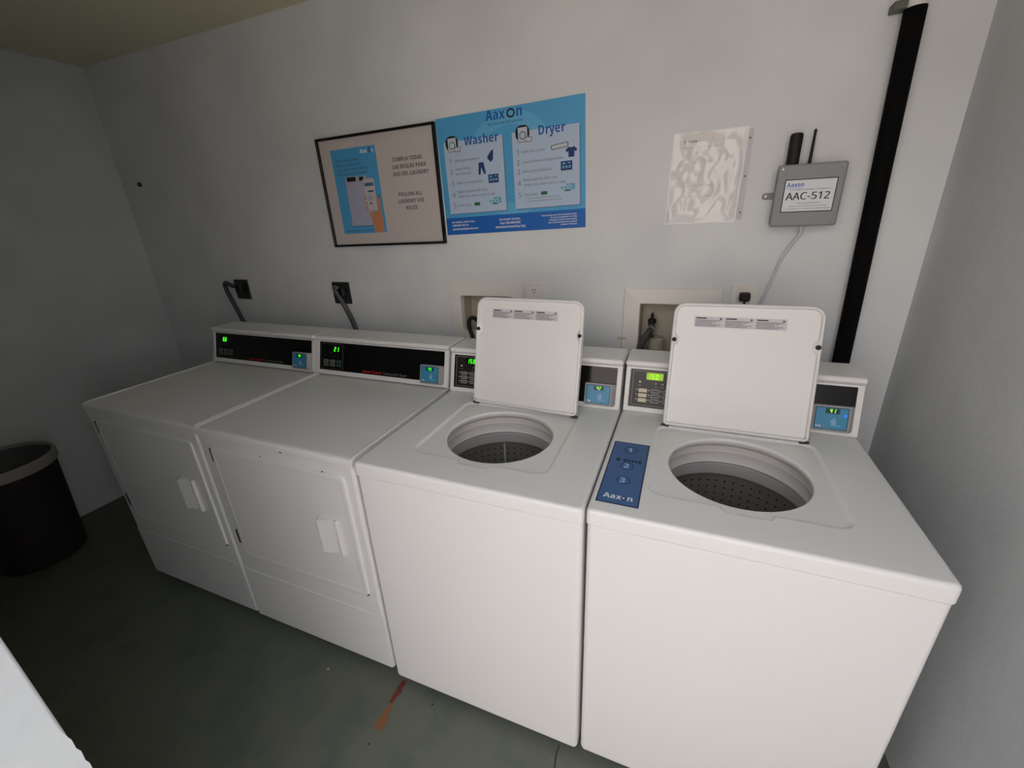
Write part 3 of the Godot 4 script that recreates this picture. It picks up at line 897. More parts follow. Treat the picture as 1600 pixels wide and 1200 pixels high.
func poster() -> void:
	var t := thing("instruction_poster", "blue washer and dryer instruction poster on the wall, right of the framed notice", "poster", Vector3(-1.487, 1.465, 0))
	t.rotation.z = deg_to_rad(1.4)
	var I := Transform3D()
	var sheet := flat("sheet", rr(0.606, 0.438, 0.001, 1, Vector2(0.309, 0.219)), I, 0.001, 0.001, M.sky_blue, t)
	var z := Transform3D(Basis(), Vector3(0, 0, 0.0021))
	# pale ring behind the title
	var ring := MB.new()
	var oc := Vector2(0.318, 0.245)
	ring.rings([MB.lift(rr(0.37, 0.37, 0.184, 14, oc), 0), MB.lift(rr(0.37, 0.37, 0.184, 14, oc), 0.0002), MB.lift(rr(0.27, 0.27, 0.134, 14, oc), 0.0002), MB.lift(rr(0.27, 0.27, 0.134, 14, oc), 0)], true, true)
	put("pale_ring", ring, M.sky_light, t, z)
	text("Aax", z, 0.226, 0.4025, 0.033, M.ink_blue, t, true, 0, 0.98)
	var ol := MB.new()
	var lc := Vector2(0.330, 0.4165)
	ol.rings([MB.lift(rr(0.034, 0.030, 0.0149, 6, lc), 0), MB.lift(rr(0.034, 0.030, 0.0149, 6, lc), 0.0004), MB.lift(rr(0.022, 0.018, 0.0089, 6, lc), 0.0004), MB.lift(rr(0.022, 0.018, 0.0089, 6, lc), 0)], true, true)
	put("logo_ring", ol, M.ink, t, z)
	text("n", z, 0.349, 0.4025, 0.033, M.ink_blue, t, true)
	text("The smart laundry solution", z, 0.302, 0.386, 0.0085, M.navy, t, false, 1, 1.0, 0.25)
	flat("footer_band", rr(0.606, 0.067, 0.0005, 1, Vector2(0.309, 0.0338)), z, 0, 0.0003, M.deep_blue, t)
	var f := Transform3D(Basis(), Vector3(0, 0, 0.0026))
	for q in [["For Service, Call or Text", 0.033, 0.046, 0.0078, 0], ["1-800-826-1012 or", 0.033, 0.033, 0.0078, 0], ["aaxonlaundrysystems.com", 0.033, 0.0185, 0.0078, 0],
		["For Faster Service,", 0.302, 0.044, 0.0085, 1], ["Text: 954-908-9293", 0.302, 0.030, 0.0085, 1], ["Download AaxonPay App", 0.302, 0.0155, 0.009, 1],
		["Please remove your clean laundry when done.", 0.580, 0.0490, 0.0052, 2], ["We are not responsible for clothes", 0.580, 0.0400, 0.0052, 2], ["damaged or lost due to overloading,", 0.580, 0.0310, 0.0052, 2], ["dyes or personal items left in pockets", 0.580, 0.0220, 0.0052, 2], ["and wear. Thank you.", 0.580, 0.0130, 0.0052, 2]]:
		text(q[0], f, q[1], q[2], q[3], M.print_white, t, true, q[4], 0.88)
	for k in 2:
		var dr := k == 1
		var c0 := Vector2(0.330 if dr else 0.032, 0.083)
		var sz := Vector2(0.261 if dr else 0.259, 0.268)
		flat("card_shadow", rr(sz.x, sz.y, 0.001, 1, c0 + sz / 2 + Vector2(0.003, -0.003)), z, 0.0002, 0.0002, M.card_edge, t)
		flat("printed_card", rr(sz.x, sz.y, 0.001, 1, c0 + sz / 2), z, 0.0004, 0.0003, M.card_blue, t)
		var p := Transform3D(Basis(), Vector3(0, 0, 0.0029))
		text("Dryer" if dr else "Washer", p, 0.434 if dr else 0.125, 0.331, 0.030, M.ink_blue, t, true, 0, 0.93 if dr else 0.98)
		# little picture of a machine with clothes
		var i0 := Vector2(0.343 if dr else 0.040, 0.313)
		flat("picture_shade", rr(0.056, 0.052, 0.022, 6, i0 + Vector2(0.030, 0.032)), p, 0, 0.0002, M.ink, t)
		flat("picture_machine", rr(0.040, 0.050, 0.003, 2, i0 + Vector2(0.031, 0.027)), p, 0.0002, 0.0002, M.ink, t)
		flat("picture_machine", rr(0.037, 0.047, 0.002, 2, i0 + Vector2(0.031, 0.027)), p, 0.0004, 0.0002, M.picture_white, t)
		flat("picture_door", rr(0.027, 0.027, 0.0134, 8, i0 + Vector2(0.031, 0.024)), p, 0.0006, 0.0002, M.ink, t)
		flat("picture_door", rr(0.022, 0.022, 0.0109, 8, i0 + Vector2(0.031, 0.024)), p, 0.0008, 0.0002, M.card_blue if dr else M.coin_light, t)
		flat("picture_basket", rr(0.026, 0.017, 0.004, 3, i0 + Vector2(0.054 if dr else 0.054, 0.009)), p, 0.0010, 0.0002, M.ink, t)
		flat("picture_basket", rr(0.023, 0.014, 0.003, 3, i0 + Vector2(0.054 if dr else 0.054, 0.009)), p, 0.0012, 0.0002, M.picture_white, t)
		var nx := 0.344 if dr else 0.050
		var tx := 0.367 if dr else 0.075
		var rows: Array = [["1", "Clean lint screen", "", 0.282], ["2", "Load clothes and dryer sheet", "", 0.247], ["3", "Make cycle selections", "", 0.214], ["4", "Make payment with coin,", "credit card, Aaxon card, or app", 0.175], ["5", "Press start", "", 0.132]] if dr else \
			[["1", "Add liquid detergent", "", 0.281], ["2", "Load clothes", "and close lid", 0.241], ["3", "Make cycle selections", "", 0.199], ["4", "Make payment with coin,", "credit card, Aaxon card, or app", 0.156], ["5", "Press start", "", 0.114]]
		for r in rows:
			text(r[0], p, nx, r[3] - 0.008, 0.018, M.ink_soft, t)
			var two: bool = r[2] != ""
			text(r[1], p, tx, r[3] + (0.006 if two else -0.004), 0.0088, M.ink_soft, t, false, 0, 1.0)
			if two: text(r[2], p, tx, r[3] - 0.012, 0.0088, M.ink_soft, t, false, 0, 1.0)
		var by := rows[4][3] as float
		flat("start_button", rr(0.026, 0.012, 0.003, 2, Vector2(0.451 if dr else 0.161, by + 0.001)), p, 0, 0.0003, M.go, t)
		if dr:
			text("1. To dry more, add time and press start", p, 0.372, 0.1165, 0.0055, M.ink_soft, t)
			text("2. To open door, wait until drum fully stops", p, 0.372, 0.1055, 0.0055, M.ink_soft, t)
			flat("picture_screen", rr(0.066, 0.016, 0.005, 3, Vector2(0.518, 0.288)), p * Transform3D(Basis(Vector3(0, 0, 1), 0.09), Vector3(0.026, -0.047, 0)), 0, 0.0002, M.ink, t)
			flat("picture_screen", rr(0.061, 0.012, 0.004, 3, Vector2(0.518, 0.288)), p * Transform3D(Basis(Vector3(0, 0, 1), 0.09), Vector3(0.026, -0.047, 0)), 0.0002, 0.0002, M.picture_white, t)
			flat("picture_shirt", poly([0.549, 0.246, 0.571, 0.246, 0.571, 0.266, 0.577, 0.262, 0.582, 0.270, 0.570, 0.280, 0.564, 0.277, 0.556, 0.277, 0.550, 0.280, 0.538, 0.270, 0.543, 0.262, 0.549, 0.266]), p, 0, 0.0003, M.navy, t)
		else:
			flat("picture_jug", poly([0.221, 0.276, 0.236, 0.262, 0.246, 0.272, 0.249, 0.305, 0.240, 0.302, 0.224, 0.285]), p, 0, 0.0003, M.navy, t)
			flat("picture_trousers", poly([0.178, 0.222, 0.187, 0.222, 0.192, 0.248, 0.203, 0.222, 0.211, 0.224, 0.203, 0.265, 0.182, 0.265]), p, 0, 0.0003, M.navy, t)
		var mc := Vector2(0.541, 0.219) if dr else Vector2(0.242, 0.203)
		flat("picture_controls", rr(0.044, 0.031, 0.001, 1, mc), p, 0, 0.0002, M.navy, t)
		for q in [[-0.010, 0.008, 0.012, 0.006], [0.010, 0.009, 0.010, 0.004], [-0.012, -0.004, 0.008, 0.009], [0.0, -0.004, 0.008, 0.009], [0.012, -0.004, 0.008, 0.009]]:
			flat("picture_controls", rr(q[2], q[3], 0.0008, 1, mc + Vector2(q[0], q[1])), p, 0.0002, 0.0002, M.coins, t)
		var cc := Vector2(0.545, 0.144) if dr else Vector2(0.243, 0.120)
		flat("picture_money", rr(0.034, 0.022, 0.004, 2, cc + Vector2(0.010, 0.003)), p, 0, 0.0002, M.coins, t)
		flat("picture_money", rr(0.026, 0.016, 0.003, 2, cc + Vector2(-0.001, -0.004)), p, 0.0002, 0.0002, M.card_edge, t)
		for q in [-0.022, -0.008, 0.008]:
			flat("picture_coin", rr(0.016, 0.016, 0.0079, 5, cc + Vector2(q, 0.001)), p, 0.0004, 0.0002, M.coin_light, t)
			flat("picture_coin", rr(0.011, 0.011, 0.0054, 5, cc + Vector2(q, 0.001)), p, 0.0006, 0.0002, M.coins, t)

func framed_notice() -> void:
	var t := thing("framed_notice", "black-framed white notice with laundry rules and a blue picture, left of the blue poster", "framed notice", Vector3(-2.112, 1.425, 0.0))
	t.rotation.z = deg_to_rad(0.6)
	var I := Transform3D()
	var c := Vector2(0.312, 0.232)
	var b := MB.new()
	var lv := []
	for q in [[0.0, 0.0], [0.0, 0.016], [0.0015, 0.0185], [0.0085, 0.0185], [0.010, 0.017], [0.010, 0.005]]: lv.append(MB.lift(PackedVector2Array([c + Vector2(0.311 - q[0], 0.2315 - q[0]), c + Vector2(-0.311 + q[0], 0.2315 - q[0]), c + Vector2(-0.311 + q[0], -0.2315 + q[0]), c + Vector2(0.311 - q[0], -0.2315 + q[0])]), q[1]))
	b.rings(lv, true, true)
	put("frame", b, M.black_frame, t)
	flat("paper_sheet", rr(0.604, 0.445, 0.001, 1, c), I, 0.004, 0.003, M.notice, t)
	var p := Transform3D(Basis(), Vector3(0, 0, 0.0071))
	for q in [["CUMPLA TODAS", 0.397, 0.339, 0], ["LAS REGLAS PARA", 0.394, 0.311, 0], ["USO DEL LAUNDRY", 0.392, 0.283, 0], ["FOLLOW ALL", 0.468, 0.2025, 1], ["LAUNDRY USE", 0.468, 0.1745, 1], ["RULES", 0.468, 0.147, 1]]:
		text(q[0], p, q[1], q[2], 0.0155, M.notice_ink, t, true, q[3], 0.93)
	flat("blue_picture", poly([0.070, 0.058, 0.318, 0.058, 0.318, 0.413, 0.070, 0.413]), p, 0, 0.0004, M.sky_blue, t, 0.0, "blue picture of a washer and a hand holding a phone")
	p.origin.z = 0.0076
	text("Aax", p, 0.235, 0.387, 0.016, M.print_white, t, true)
	text("O", p, 0.277, 0.386, 0.019, M.navy, t, true)
	text("n", p, 0.293, 0.387, 0.016, M.print_white, t, true)
	for q in [["Pay for your laundry", 0.362], ["with your phone. Just", 0.344], ["scan, choose your machine", 0.326], ["and press the start button", 0.308]]:
		text(q[0], p, 0.090, q[1], 0.0095, M.card_edge, t, true)
	text("www.aaxonlaundrysystems.com", p, 0.082, 0.067, 0.008, M.card_edge, t, true, 0, 0.95)
	flat("picture_machine", poly([0.128, 0.091, 0.250, 0.091, 0.248, 0.299, 0.128, 0.301]), p, 0, 0.0002, M.machine_lilac, t)
	flat("picture_machine", poly([0.128, 0.088, 0.250, 0.088, 0.250, 0.092, 0.128, 0.092]), p, 0.0002, 0.0002, M.card_edge, t)
	flat("picture_panel", poly([0.138, 0.280, 0.188, 0.280, 0.188, 0.298, 0.138, 0.298]), p, 0.0002, 0.0002, M.ink, t)
	flat("picture_panel", poly([0.207, 0.280, 0.232, 0.280, 0.232, 0.296, 0.207, 0.296]), p, 0.0002, 0.0002, M.ink, t)
	flat("picture_hand", poly([0.252, 0.059, 0.304, 0.059, 0.306, 0.120, 0.304, 0.160, 0.310, 0.206, 0.302, 0.218, 0.296, 0.205, 0.285, 0.150, 0.240, 0.146, 0.236, 0.138, 0.246, 0.110]), p, 0.0004, 0.0002, M.skin, t)
	flat("picture_phone", rr(0.064, 0.136, 0.008, 4, Vector2(0.256, 0.219)), p, 0.0006, 0.0002, M.machine_lilac, t)
	flat("picture_phone", rr(0.054, 0.126, 0.005, 4, Vector2(0.257, 0.220)), p, 0.0008, 0.0002, M.notice, t)
	flat("picture_phone", rr(0.050, 0.014, 0.005, 3, Vector2(0.257, 0.262)), p, 0.0010, 0.0002, M.card_edge, t)
	flat("picture_phone", rr(0.030, 0.006, 0.001, 1, Vector2(0.262, 0.234)), p, 0.0010, 0.0002, M.navy, t)
	flat("picture_phone", rr(0.034, 0.022, 0.008, 3, Vector2(0.252, 0.208)), p, 0.0010, 0.0002, M.machine_lilac, t)
	flat("picture_phone", rr(0.012, 0.009, 0.001, 1, Vector2(0.254, 0.184)), p, 0.0010, 0.0002, M.card_edge, t)
	for q in [[0.226, 0.205], [0.229, 0.185], [0.226, 0.168], [0.230, 0.155]]:
		flat("picture_finger", rr(0.010, 0.012, 0.004, 3, Vector2(q[0], q[1])), p, 0.0010, 0.0002, M.skin, t)
	flat("picture_fingertip", rr(0.006, 0.016, 0.003, 3, Vector2(0.303, 0.212)), p, 0.0010, 0.0002, M.brick_pink, t)

func sleeve() -> void:
	var t := thing("sheet_protector", "crumpled glossy clear plastic sleeve holding a sheet of paper, left of the grey box", "plastic sleeve", Vector3(-0.470, 1.622, 0))
	t.rotation.z = deg_to_rad(0.3)
	flat("paper_sheet", rr(0.208, 0.276, 0.001, 1, Vector2(-0.005, 0.0)), Transform3D(), 0.0015, 0.0006, M.paper, t)
	var p := Transform3D(Basis(), Vector3(0, 0, 0.0022))
	dashes(p, Vector2(-0.046, 0.114), 0.036, 0.006, M.notice_ink, t)
	flat("print_mark", poly([-0.078, 0.118, -0.071, 0.118, -0.074, 0.104]), p, 0, 0.0002, M.notice_ink, t)
	for r in [[0.096, 0.12], [0.052, 0.10], [-0.02, 0.13], [-0.055, 0.11]]:
		flat("print_line", rr(r[1], 0.0014, 0.0005, 1, Vector2(-0.03, r[0])), p, 0, 0.0002, M.label_paper, t)
	var fn := FastNoiseLite.new()
	fn.seed = 8; fn.frequency = 6.5; fn.fractal_octaves = 2; fn.fractal_gain = 0.35; fn.noise_type = FastNoiseLite.TYPE_SIMPLEX_SMOOTH
	var fm := MB.new()
	fm.smooth_deg = 80
	var nx := 56
	var ny := 72
	var g := []
	for j in ny + 1:
		for i in nx + 1:
			var u := -0.116 + 0.226 * i / nx
			var v := -0.142 + 0.284 * j / ny
			var edge := minf(minf(i, nx - i) / 8.0, minf(j, ny - j) / 8.0)
			var crease := 0.0075 * fn.get_noise_2d(u * 1.7 + v * 0.5, v * 0.8) + 0.0075 * absf(fn.get_noise_2d(u * 2.2 + 3.0 - v * 0.6, v * 1.1 + 5.0)) - 0.004 * absf(fn.get_noise_2d(u * 0.9 + v * 1.4, 9.0 + v * 0.5))
			g.append(Vector3(u - 0.004 * (0.5 - float(j) / ny) * 2.0, v, 0.0035 + clampf(edge, 0.15, 1.0) * maxf(0.001, 0.0055 + crease)))
	for j in ny:
		for i in nx:
			var a := j * (nx + 1) + i
			fm.quad(g[a], g[a + nx + 1], g[a + nx + 2], g[a + 1])
	put("clear_film", fm, M.film, t, Transform3D(), "wrinkled clear plastic film")
	var st := flat("binding_strip", rr(0.016, 0.268, 0.001, 1, Vector2(0.118, 0.0)), Transform3D(), 0.002, 0.0008, M.label_paper, t, 0.0, "white punched binding strip")
	for y in [0.108, -0.002, -0.112]:
		flat("punched_hole", rr(0.004, 0.006, 0.0019, 4, Vector2(0.1185, y)), Transform3D(), 0.0028, 0.0003, M.plate_dark, st)

func control_box() -> void:
	var t := thing("control_box", "grey plastic wall box with two black antennas and a printed AAC-512 label", "control box", Vector3(-0.176, 1.552, 0))
	var b := MB.new()
	b.rbox(Vector3(0, 0, 0.021), Vector3(0.170, 0.170, 0.042), 0.006, 3)
	put("box_body", b, M.box_grey, t)
	var c := MB.new()
	c.rbox(Vector3(0, 0, 0.0505), Vector3(0.178, 0.178, 0.019), 0.0065, 3)
	put("cover", c, M.box_grey, t)
	var I := Transform3D(Basis(), Vector3(0, 0, 0.060))
	for q in [[-0.077, 0.077], [0.077, 0.077], [-0.077, -0.077], [0.077, -0.077]]:
		var s := MB.new()
		s.xf = Transform3D(Basis(Vector3.RIGHT, PI / 2), Vector3(q[0], q[1], 0.0599))
		s.lathe(Vector3.ZERO, [Vector2(0, 0), Vector2(0.0055, 0), Vector2(0.0045, 0.002), Vector2(0.0, 0.0025)], 14)
		put("screw", s, M.chrome if q[0] < 0 and q[1] > 0 else M.housing, t)
	for s in [-1]:
		var tb := MB.new()
		tb.plate(rr(0.050, 0.020, 0.0095, 5, Vector2(s * 0.092, 0.004)), 0.0, 0.004, 0.001)
		var tab := put("mounting_tab", tb, M.box_grey, t)
		var ts := MB.new()
		ts.xf = Transform3D(Basis(Vector3.RIGHT, PI / 2), Vector3(s * 0.106, 0.004, 0.004))
		ts.lathe(Vector3.ZERO, [Vector2(0, 0), Vector2(0.0062, 0), Vector2(0.005, 0.003), Vector2(0.0, 0.0035)], 14)
		put("tab_screw", ts, M.chrome, tab)
	var lb := flat("label_plate", rr(0.137, 0.094, 0.001, 1, Vector2(0.002, 0.0)), I, 0, 0.0005, M.ink, t, 0.0, "white label printed AAC-512")
	var p := Transform3D(Basis(), Vector3(0, 0, 0.0005))
	flat("label_face", rr(0.132, 0.089, 0.0005, 1, Vector2(0.002, 0.0)), p, 0, 0.0002, M.print_white, lb)
	p.origin.z = 0.0008
	text("AAC-512", p, 0.000, -0.011, 0.0205, M.ink, lb, false, 1, 1.07)
	text("AAC-512", p, 0.0007, -0.0113, 0.0205, M.ink, lb, false, 1, 1.07, 0.0, "Droid Sans", -0.0001)
	text("Aaxon", p, -0.060, 0.026, 0.011, M.deep_blue, lb, true, 0, 1.0)
	flat("label_rule", rr(0.046, 0.0012, 0.0004, 1, Vector2(-0.038, 0.0225)), p, 0, 0.0002, M.coins, lb)
	dashes(p, Vector2(0.003, 0.0175), 0.108, 0.0024, M.label_ink, lb)
	dashes(p, Vector2(0.003, -0.0213), 0.056, 0.0024, M.notice_ink, lb)
	dashes(p, Vector2(0.003, -0.0295), 0.096, 0.0024, M.label_ink, lb)
	dashes(p, Vector2(0.003, -0.0372), 0.12, 0.0024, M.label_ink, lb)
	var a := MB.new()
	a.lathe(Vector3(-0.052, 0.086, 0.030), [Vector2(0, 0), Vector2(0.0185, 0), Vector2(0.0185, 0.004), Vector2(0.0172, 0.006), Vector2(0.0172, 0.082), Vector2(0.015, 0.0885), Vector2(0.008, 0.0905), Vector2(0, 0.091)], 24)
	put("antenna", a, M.rubber, t, Transform3D(), "thick black antenna")
	var a2 := MB.new()
	a2.lathe(Vector3(-0.006, 0.086, 0.030), [Vector2(0, 0), Vector2(0.0052, 0), Vector2(0.0046, 0.02), Vector2(0.0036, 0.084), Vector2(0.0043, 0.090), Vector2(0.003, 0.096), Vector2(0, 0.097)], 14)
	put("antenna", a2, M.rubber, t, Transform3D(), "thin black antenna")
	var cb := MB.new()
	cb.tube(spline([Vector3(-0.172, 1.470, 0.028), Vector3(-0.170, 1.440, 0.027), Vector3(-0.188, 1.405, 0.018), Vector3(-0.208, 1.355, 0.009), Vector3(-0.221, 1.300, 0.007), Vector3(-0.240, 1.225, 0.007), Vector3(-0.262, 1.150, 0.012), Vector3(-0.275, 1.08, 0.02), Vector3(-0.280, 0.95, 0.025)]), 0.0043, 10)
	var o := put(numbered("power_cable"), cb, M.cable_white, self)
	o.set_meta("label", "thin white cable hanging down from the grey wall box"); o.set_meta("category", "cable")

func receptacle_plate(t: Node3D) -> void:
	var b := MB.new()
	b.plate(rr(0.088, 0.122, 0.004, 3), 0.0, 0.006, 0.003)
	put("wall_plate", b, M.cream, t)
	for y in [0.026, -0.026]:
		var r := MB.new()
		r.plate(rr(0.033, 0.028, 0.011, 6, Vector2(0, y)), 0.005, 0.0078, 0.0008)
		var f := put("receptacle", r, M.cream, t)
		for q in [[-0.0065, 0.003, 0.0026, 0.009], [0.0065, 0.003, 0.0026, 0.0075], [0.0, -0.0075, 0.005, 0.005]]:
			flat("slot", rr(q[2], q[3], 0.0012, 2, Vector2(q[0], y + q[1])), Transform3D(), 0.0078, 0.0003, M.ink, f)

func plumbing() -> void:
	var spec := [[-1.4995, -1.1365, 0.965, 1.2665, BOX1, "cream recessed water supply box behind the left washer's lid"], [-0.7165, -0.366, 0.935, 1.2545, BOX2, "cream recessed water supply box with a valve, behind the right washer's lid"]]
	for k in 2:
		var s: Array = spec[k]
		var q: Array = s[4]
		var t := thing("supply_box", s[5], "supply box", Vector3((s[0] + s[1]) / 2, s[2], 0), "washer supply boxes")
		var off := Transform3D(Basis(), -t.position)
		var oc := Vector2((s[0] + s[1]) / 2, (s[2] + s[3]) / 2)
		var osz := Vector2(s[1] - s[0], s[3] - s[2])
		var ic := Vector2((q[0] + q[1]) / 2, (q[2] + q[3]) / 2)
		var isz := Vector2(q[1] - q[0], q[3] - q[2])
		var b := MB.new()
		b.rings([MB.lift(rr(osz.x, osz.y, 0.003, 2, oc), 0.0), MB.lift(rr(osz.x, osz.y, 0.003, 2, oc), 0.004), MB.lift(rr(osz.x - 0.006, osz.y - 0.006, 0.002, 2, oc), 0.007), MB.lift(rr(isz.x + 0.022, isz.y + 0.022, 0.004, 2, ic), 0.011), MB.lift(rr(isz.x + 0.004, isz.y + 0.004, 0.004, 2, ic), 0.010), MB.lift(rr(isz.x - 0.002, isz.y - 0.002, 0.004, 2, ic), 0.006), MB.lift(rr(isz.x - 0.002, isz.y - 0.002, 0.004, 2, ic), -0.02)], true, true)
		put("face_frame", b, M.cream, t, off)
		var c := MB.new()
		c.rings([MB.lift(rr(isz.x - 0.003, isz.y - 0.003, 0.004, 2, ic), -0.018), MB.lift(rr(isz.x - 0.008, isz.y - 0.008, 0.004, 2, ic), -0.085)], true, true)
		c.cap(MB.lift(rr(isz.x - 0.008, isz.y - 0.008, 0.004, 2, ic), -0.085), false)
		put("recess", c, M.cream_dark, t, off)
		if k == 1:
			var v := MB.new()
			v.lathe(Vector3(-0.607, 1.045, -0.040), [Vector2(0, 0), Vector2(0.010, 0), Vector2(0.010, 0.025), Vector2(0.014, 0.028), Vector2(0.014, 0.062), Vector2(0.010, 0.066), Vector2(0, 0.066)], 20)
			v.xf = Transform3D(Basis(Vector3.RIGHT, PI / 2), Vector3(-0.607, 1.092, -0.040))
			v.lathe(Vector3.ZERO, [Vector2(0, 0), Vector2(0.012, 0), Vector2(0.012, 0.032), Vector2(0.015, 0.034), Vector2(0.015, 0.044), Vector2(0, 0.044)], 20)
			put("valve", v, M.chrome, t, off, "metal supply valve")
			var kn := MB.new()
			kn.lathe(Vector3(-0.607, 1.111, -0.040), [Vector2(0, 0), Vector2(0.016, 0.0), Vector2(0.017, 0.010), Vector2(0.012, 0.016), Vector2(0.006, 0.018), Vector2(0.007, 0.030), Vector2(0.003, 0.040), Vector2(0, 0.041)], 16)
			put("valve_knob", kn, M.rubber, t, off, "black valve knob")
			var dc := MB.new()
			dc.lathe(Vector3(-0.585, 0.99, -0.045), [Vector2(0, 0), Vector2(0.032, 0), Vector2(0.032, 0.055), Vector2(0.026, 0.060), Vector2(0, 0.060)], 22)
			put("drain_cap", dc, M.cream_dark, t, off)
			var cl := MB.new()
			cl.rbox(Vector3(-0.716, 1.052, 0.006), Vector3(0.036, 0.008, 0.006), 0.002, 2)
			put("clip", cl, M.cream_dark, t, off)
	var hoses := [[[Vector3(-0.607, 1.092, 0.004), Vector3(-0.617, 1.078, 0.022), Vector3(-0.634, 1.04, 0.032), Vector3(-0.650, 0.99, 0.034), Vector3(-0.664, 0.92, 0.045), Vector3(-0.670, 0.80, 0.07)], 0.0125, "grey water hose curving down from the valve in the right supply box", "grey_rubber"],
		[[Vector3(-0.475, 0.999, -0.030), Vector3(-0.492, 1.030, 0.004), Vector3(-0.500, 1.036, 0.050), Vector3(-0.497, 1.0, 0.105), Vector3(-0.495, 0.90, 0.125), Vector3(-0.495, 0.75, 0.13)], 0.024, "thick black drain hose low in the right supply box, half hidden by the lid", "rubber"],
		[[Vector3(-1.345, 1.055, -0.020), Vector3(-1.357, 1.090, 0.010), Vector3(-1.371, 1.112, 0.032), Vector3(-1.386, 1.104, 0.042), Vector3(-1.387, 1.070, 0.046), Vector3(-1.372, 1.02, 0.050), Vector3(-1.360, 0.93, 0.055), Vector3(-1.36, 0.80, 0.06)], 0.0095, "black hose looping out of the left supply box beside the lid", "rubber"]]
	for h in hoses:
		var b := MB.new()
		b.tube(spline(h[0]), h[1], 14)
		var o := put(numbered("hose"), b, M[h[3]], self)
		o.set_meta("label", h[2]); o.set_meta("category", "hose")

	var t1 := thing("wall_outlet", "cream wall outlet beside the left supply box, above the left washer's lid", "outlet", Vector3(-1.0880, 1.2085, 0), "cream wall outlets")
	receptacle_plate(t1)
	var t2 := thing("wall_outlet", "cream wall outlet with a black plug in it, under the white cable", "outlet", Vector3(-0.298, 1.2125, 0), "cream wall outlets")
	receptacle_plate(t2)
	var pl := thing("power_plug", "black plug pushed into the cream outlet under the grey box", "plug", Vector3(-0.299, 1.233, 0.0082))
	var pb := MB.new()
	pb.rbox(Vector3(0, -0.001, 0.013), Vector3(0.034, 0.030, 0.026), 0.006, 3)
	put("plug_body", pb, M.rubber, pl)
	var pc := MB.new()
	pc.tube(spline([Vector3(0, -0.010, 0.018), Vector3(0.001, -0.03, 0.026), Vector3(0.004, -0.08, 0.022), Vector3(0.006, -0.2, 0.02), Vector3(0.006, -0.34, 0.02)]), 0.0035, 8)
	put("plug_cord", pc, M.rubber, pl)

	# dark dryer outlets with thick cords
	var dl := ["black dryer outlet plate above the left dryer, in the dim corner", "black dryer outlet plate above the dryer next to the washers"]
	for k in 2:
		var c := Vector3(-2.858, 1.205, 0) if k == 0 else Vector3(-2.1315, 1.201, 0)
		var t := thing("dryer_outlet", dl[k], "outlet", c, "black dryer outlets")
		var b := MB.new()
		b.plate(rr(0.108, 0.110, 0.004, 3), 0.0, 0.008, 0.003)
		put("wall_plate", b, M.plate_dark, t)
		var f := MB.new()
		f.plate(rr(0.052, 0.052, 0.025, 8, Vector2(0.018, 0.010)), 0.006, 0.011, 0.002)
		put("receptacle", f, M.black_frame, t)
	var c1 := thing("power_cable", "grey cord looping down from the black outlet above the left dryer", "cable", Vector3(-2.89, 1.235, 0.0115), "dryer cords")
	var b1 := MB.new()
	b1.tube(spline([Vector3(0.030, -0.012, 0.026), Vector3(0.0, 0.004, 0.040), Vector3(-0.024, 0.012, 0.042), Vector3(-0.038, -0.004, 0.040), Vector3(-0.036, -0.045, 0.036), Vector3(-0.022, -0.11, 0.028), Vector3(-0.004, -0.20, 0.018), Vector3(0.012, -0.30, 0.012), Vector3(0.02, -0.5, 0.03)]), 0.0115, 12)
	put("cord", b1, M.cord_dark, c1)
	var p1 := MB.new()
	p1.rbox(Vector3(0.046, -0.022, 0.017), Vector3(0.046, 0.050, 0.034), 0.009, 3)
	put("plug", p1, M.black_frame, c1)
	var c2 := thing("power_cable", "grey cord hanging from the black outlet above the dryer next to the washers", "cable", Vector3(-2.12, 1.235, 0.0115), "dryer cords")
	var b2 := MB.new()
	b2.tube(spline([Vector3(0.006, -0.010, 0.032), Vector3(-0.010, 0.002, 0.036), Vector3(-0.008, -0.020, 0.034), Vector3(0.012, -0.065, 0.030), Vector3(0.036, -0.13, 0.022), Vector3(0.055, -0.20, 0.016), Vector3(0.066, -0.30, 0.012), Vector3(0.07, -0.5, 0.03)]), 0.0115, 12)
	put("cord", b2, M.cord_grey, c2)
	var p2 := MB.new()
	p2.rbox(Vector3(0.010, -0.024, 0.016), Vector3(0.044, 0.050, 0.032), 0.009, 3)
	put("plug", p2, M.black_frame, c2)

